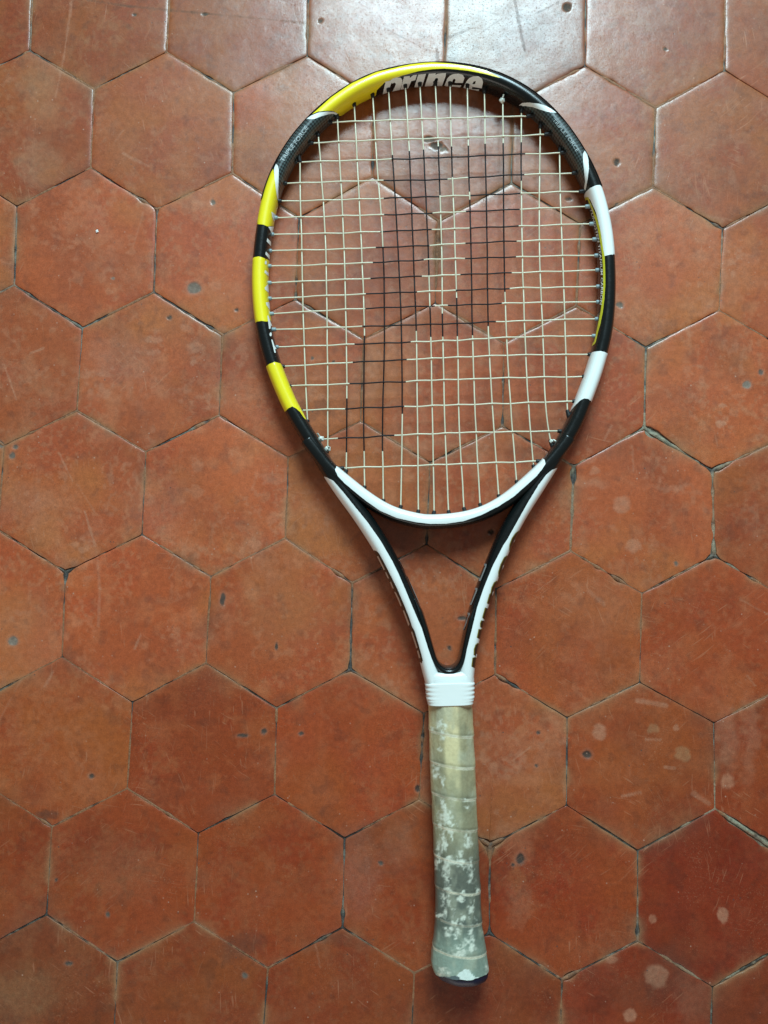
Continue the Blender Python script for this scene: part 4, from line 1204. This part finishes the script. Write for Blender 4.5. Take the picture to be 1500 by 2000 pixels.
# dark lettering patches on the outer faces of the shafts
KF = (720, 1060, .125); KG = (890, 1030, .14)
D("lettering_panel", zl([(60,110),(120,125),(165,165),(250,320),(350,520),(450,720),(560,980),(640,1180),(680,1310),(720,1380),(780,1580),(830,1760),(850,1840),(835,1885),(800,1880),(740,1690),(640,1400),(560,1180),(440,900),(330,660),(200,400)], *KF), M_BROWNBLACK, off=0.0002, parent=frame)
for q in ([(135,210),(155,205),(262,420),(245,430)], [(262,460),(280,455),(328,560),(310,570)], [(338,610),(355,605),(400,715),(382,720)], [(405,765),(425,762),(480,870),(524,990),(508,1000),(460,880)],
          [(540,1060),(558,1052),(645,1270),(628,1300)], [(668,1390),(688,1385),(770,1640),(750,1650)], [(760,1685),(780,1680),(814,1800),(793,1805)]):
    D("lettering", zl(q, *KF), M_CREAM, off=0.0003, parent=frame, dense=1.5)
SCAL = ([(750,330),(755,240),(790,150),(840,80),(890,45),(915,55),(870,200),(790,360)], [(600,700),(600,620),(630,520),(680,420),(720,395),(750,400),(705,530),(625,710)],
        [(440,1060),(475,935),(490,920),(505,840),(540,770),(570,750),(600,755),(550,930),(482,1080)], [(375,1260),(415,1120),(440,1130),(460,1150),(405,1290)], [(345,1390),(345,1340),(360,1300),(390,1305),(385,1415)],
        [(300,1540),(325,1420),(350,1425),(380,1410),(345,1565)], [(255,1780),(260,1700),(280,1640),(310,1615),(340,1620),(300,1805)], [(225,1945),(240,1820),(265,1815),(300,1800),(278,1965)])
for q in SCAL:
    D("lettering_rim", zl([(a - 9, b - 4) for a, b in q], *KG), M_GOLD, off=0.0002, parent=frame, dense=1.5)
    D("lettering_panel", zl(q, *KG), M_BROWNBLACK, off=0.0003, parent=frame, dense=1.5)
for (a, b) in ((815,200),(658,555),(517,920),(284,1790)):
    D("lettering", zl([(a - 14, b + 32), (a - 6, b - 20), (a + 12, b - 34), (a + 14, b - 10), (a + 2, b + 34)], *KG), M_LETTER, off=0.0004, parent=frame, dense=1.2)
for dx, dy in ((0,0),(-128,336),(-232,684)):
    D("lettering", zl([(a + dx, b + dy) for a, b in [(400,508),(436,510),(434,545),(352,748),(328,748),(333,716),(348,716),(418,538),(402,536)]], *KG), M_GREYLET, off=0.0003, parent=frame, dense=1.2)
D("lettering", zl([(478,285),(500,300),(612,500),(735,790),(880,1110),(945,1375),(925,1375),(860,1120),(715,800),(590,500)], *KF), M_GREYLET, off=0.0003, parent=frame, dense=2)

# the maker's name on the inside of the head
KL = (720, 110, .16)
for q in ([(205,308),(290,290),(225,460),(168,474)], [(262,296),(300,268),(345,256),(390,260),(411,285),(405,340),(380,412),(300,440),(278,445),(312,385),(332,335),(320,318),(285,330)],
          [(432,245),(505,238),(500,262),(545,228),(588,222),(570,288),(522,300),(490,370),(478,398),(388,412)], [(605,222),(700,212),(650,372),(553,388)],
          [(735,210),(820,205),(815,228),(835,212),(900,203),(945,205),(940,240),(890,372),(815,373),(850,275),(838,260),(812,268),(772,377),(678,380)],
          [(1030,215),(1100,210),(1150,225),(1170,260),(1150,322),(1050,320),(1062,285),(1050,270),(1030,280),(1010,345),(1132,352),(1110,384),(1000,387),(930,374),(923,362),(960,270),(990,235)],
          [(1155,385),(1190,310),(1225,265),(1280,242),(1340,243),(1385,270),(1397,310),(1380,388),(1268,370),(1260,395),(1350,402),(1338,427),(1270,420),(1180,402)]):
    D("logo_letter", zl(q, *KL), M_LETTER, off=0.0002, parent=frame, dense=1.2)
D("logo_counter", zl([(1285,305),(1307,298),(1300,335),(1266,335)], *KL), M_BLACK, off=0.0003, parent=frame, dense=1.0)
# large lettering on the inside left of the head
KA = (480, 380, .085); KB = (480, 540, .085)
def dot(cx, cy, rx, ry, kk):
    return zl([(cx + rx * math.cos(a), cy + ry * math.sin(a)) for a in np.linspace(0, 2 * math.pi, 12, endpoint=False)], *kk)
BIG = [zl([(585,395),(610,405),(690,470),(655,625),(632,600),(600,500)], *KA), zl([(512,740),(640,735),(610,885),(580,880),(550,810)], *KA), zl([(490,1000),(575,1090),(572,1185),(475,1075)], *KA), zl([(455,1310),(545,1400),(542,1492),(445,1375)], *KA),
       dot(455,1565,24,45,KA), zl([(435,1735),(520,1800),(525,1882),(425,1795)], *KA), zl([(430,255),(517,160),(522,372),(435,300)], *KB), zl([(455,600),(542,585),(548,775),(470,660)], *KB),
       zl([(490,900),(515,905),(560,1040),(602,1142),(570,1135),(562,1200),(530,1205)], *KB), dot(567,1330,24,46,KB), zl([(580,1450),(610,1460),(650,1590),(702,1665),(662,1672),(687,1750),(655,1755)], *KB)]
for q in BIG:
    D("lettering", q, M_LETTER, off=0.00025, parent=frame, dense=1.2)

# small printed words
def words(text, path, height, mat, off=0.0003, bold=0.0):
    cu = bpy.data.curves.new("words", 'FONT'); cu.body = text; cu.resolution_u = 2; cu.offset = bold
    ob = bpy.data.objects.new("words", cu); COL.objects.link(ob)
    dg = bpy.context.evaluated_depsgraph_get(); dg.update()
    me = bpy.data.meshes.new_from_object(ob.evaluated_get(dg))
    bpy.data.objects.remove(ob); bpy.data.curves.remove(cu)
    co = np.array([v.co[:] for v in me.vertices])
    path = catmull(path, 1.0)
    d = np.concatenate([[0], np.cumsum(np.linalg.norm(np.diff(path, axis=0), axis=1))])
    x = (co[:, 0] - co[:, 0].min()) / (co[:, 0].max() - co[:, 0].min()) * d[-1]
    y = co[:, 1] / 0.7 * height
    T = np.gradient(path, axis=0); T /= np.linalg.norm(T, axis=1)[:, None]
    nx = np.stack([np.interp(x, d, T[:, 1]), np.interp(x, d, -T[:, 0])], 1)
    q = np.stack([np.interp(x, d, path[:, 0]), np.interp(x, d, path[:, 1])], 1) + nx * y[:, None]
    P = []
    for a in q:
        i, th = FR.st(*a)
        P.append(FR.pt(np.array([i]), np.array([th]), off)[0])
    P = np.array(P)
    tr = []
    for p in me.polygons:
        vs = list(p.vertices)
        for k in range(1, len(vs) - 1): tr.append((vs[0], vs[k], vs[k + 1]))
    bpy.data.meshes.remove(me)
    return part("lettering", fast_mesh("lettering", P, None, np.array(tr), smooth=False), mat, frame)
words("TRIPLE FORCE", zl([(315,1190),(430,1010),(560,850),(680,690),(770,560)], *K8), 7.6, M_FAINT, bold=0.01)
words("OPTIMUM STABILITY", zl([(370,1360),(470,1190),(590,1000),(740,800),(870,620)], *K8), 5.0, M_DIM, bold=0.0)
words("TRIPLE FORCE", zl([(590,410),(700,540),(800,670),(890,790),(945,880)], *K9), 6.4, M_FAINT, bold=0.0)
words("MAXIMUM SWEET SPOT", zl([(425,400),(580,550),(730,740),(850,910),(940,1085)], *K9), 4.0, M_DIM, bold=0.0)
words("TUNGSTEN TITANIUM CARBON", [(1153,408),(1161,440),(1169,480),(1173,520),(1174.5,555),(1172,595)], 4.2, M_LETTER, bold=0.01)

# ------------------------------------------------------------------ a crumb on the floor
def crumb():
    c = at(190, 452, 0.0)
    bm = bmesh.new()
    bmesh.ops.create_icosphere(bm, subdivisions=2, radius=0.0011)
    for v in bm.verts:
        v.co *= 0.75 + 0.5 * random.random()
        v.co.z *= 0.6; v.co.y *= 1.3
    bm.normal_update()
    me = bpy.data.meshes.new("crumb"); bm.to_mesh(me); bm.free()
    me.materials.append(M_CHIP)
    o = bpy.data.objects.new("crumb", me); COL.objects.link(o)
    o.location = (c[0], c[1], 0.0006)
    o["label"] = "tiny white crumb on the tile left of the racket head"
    o["category"] = "crumb"
crumb()
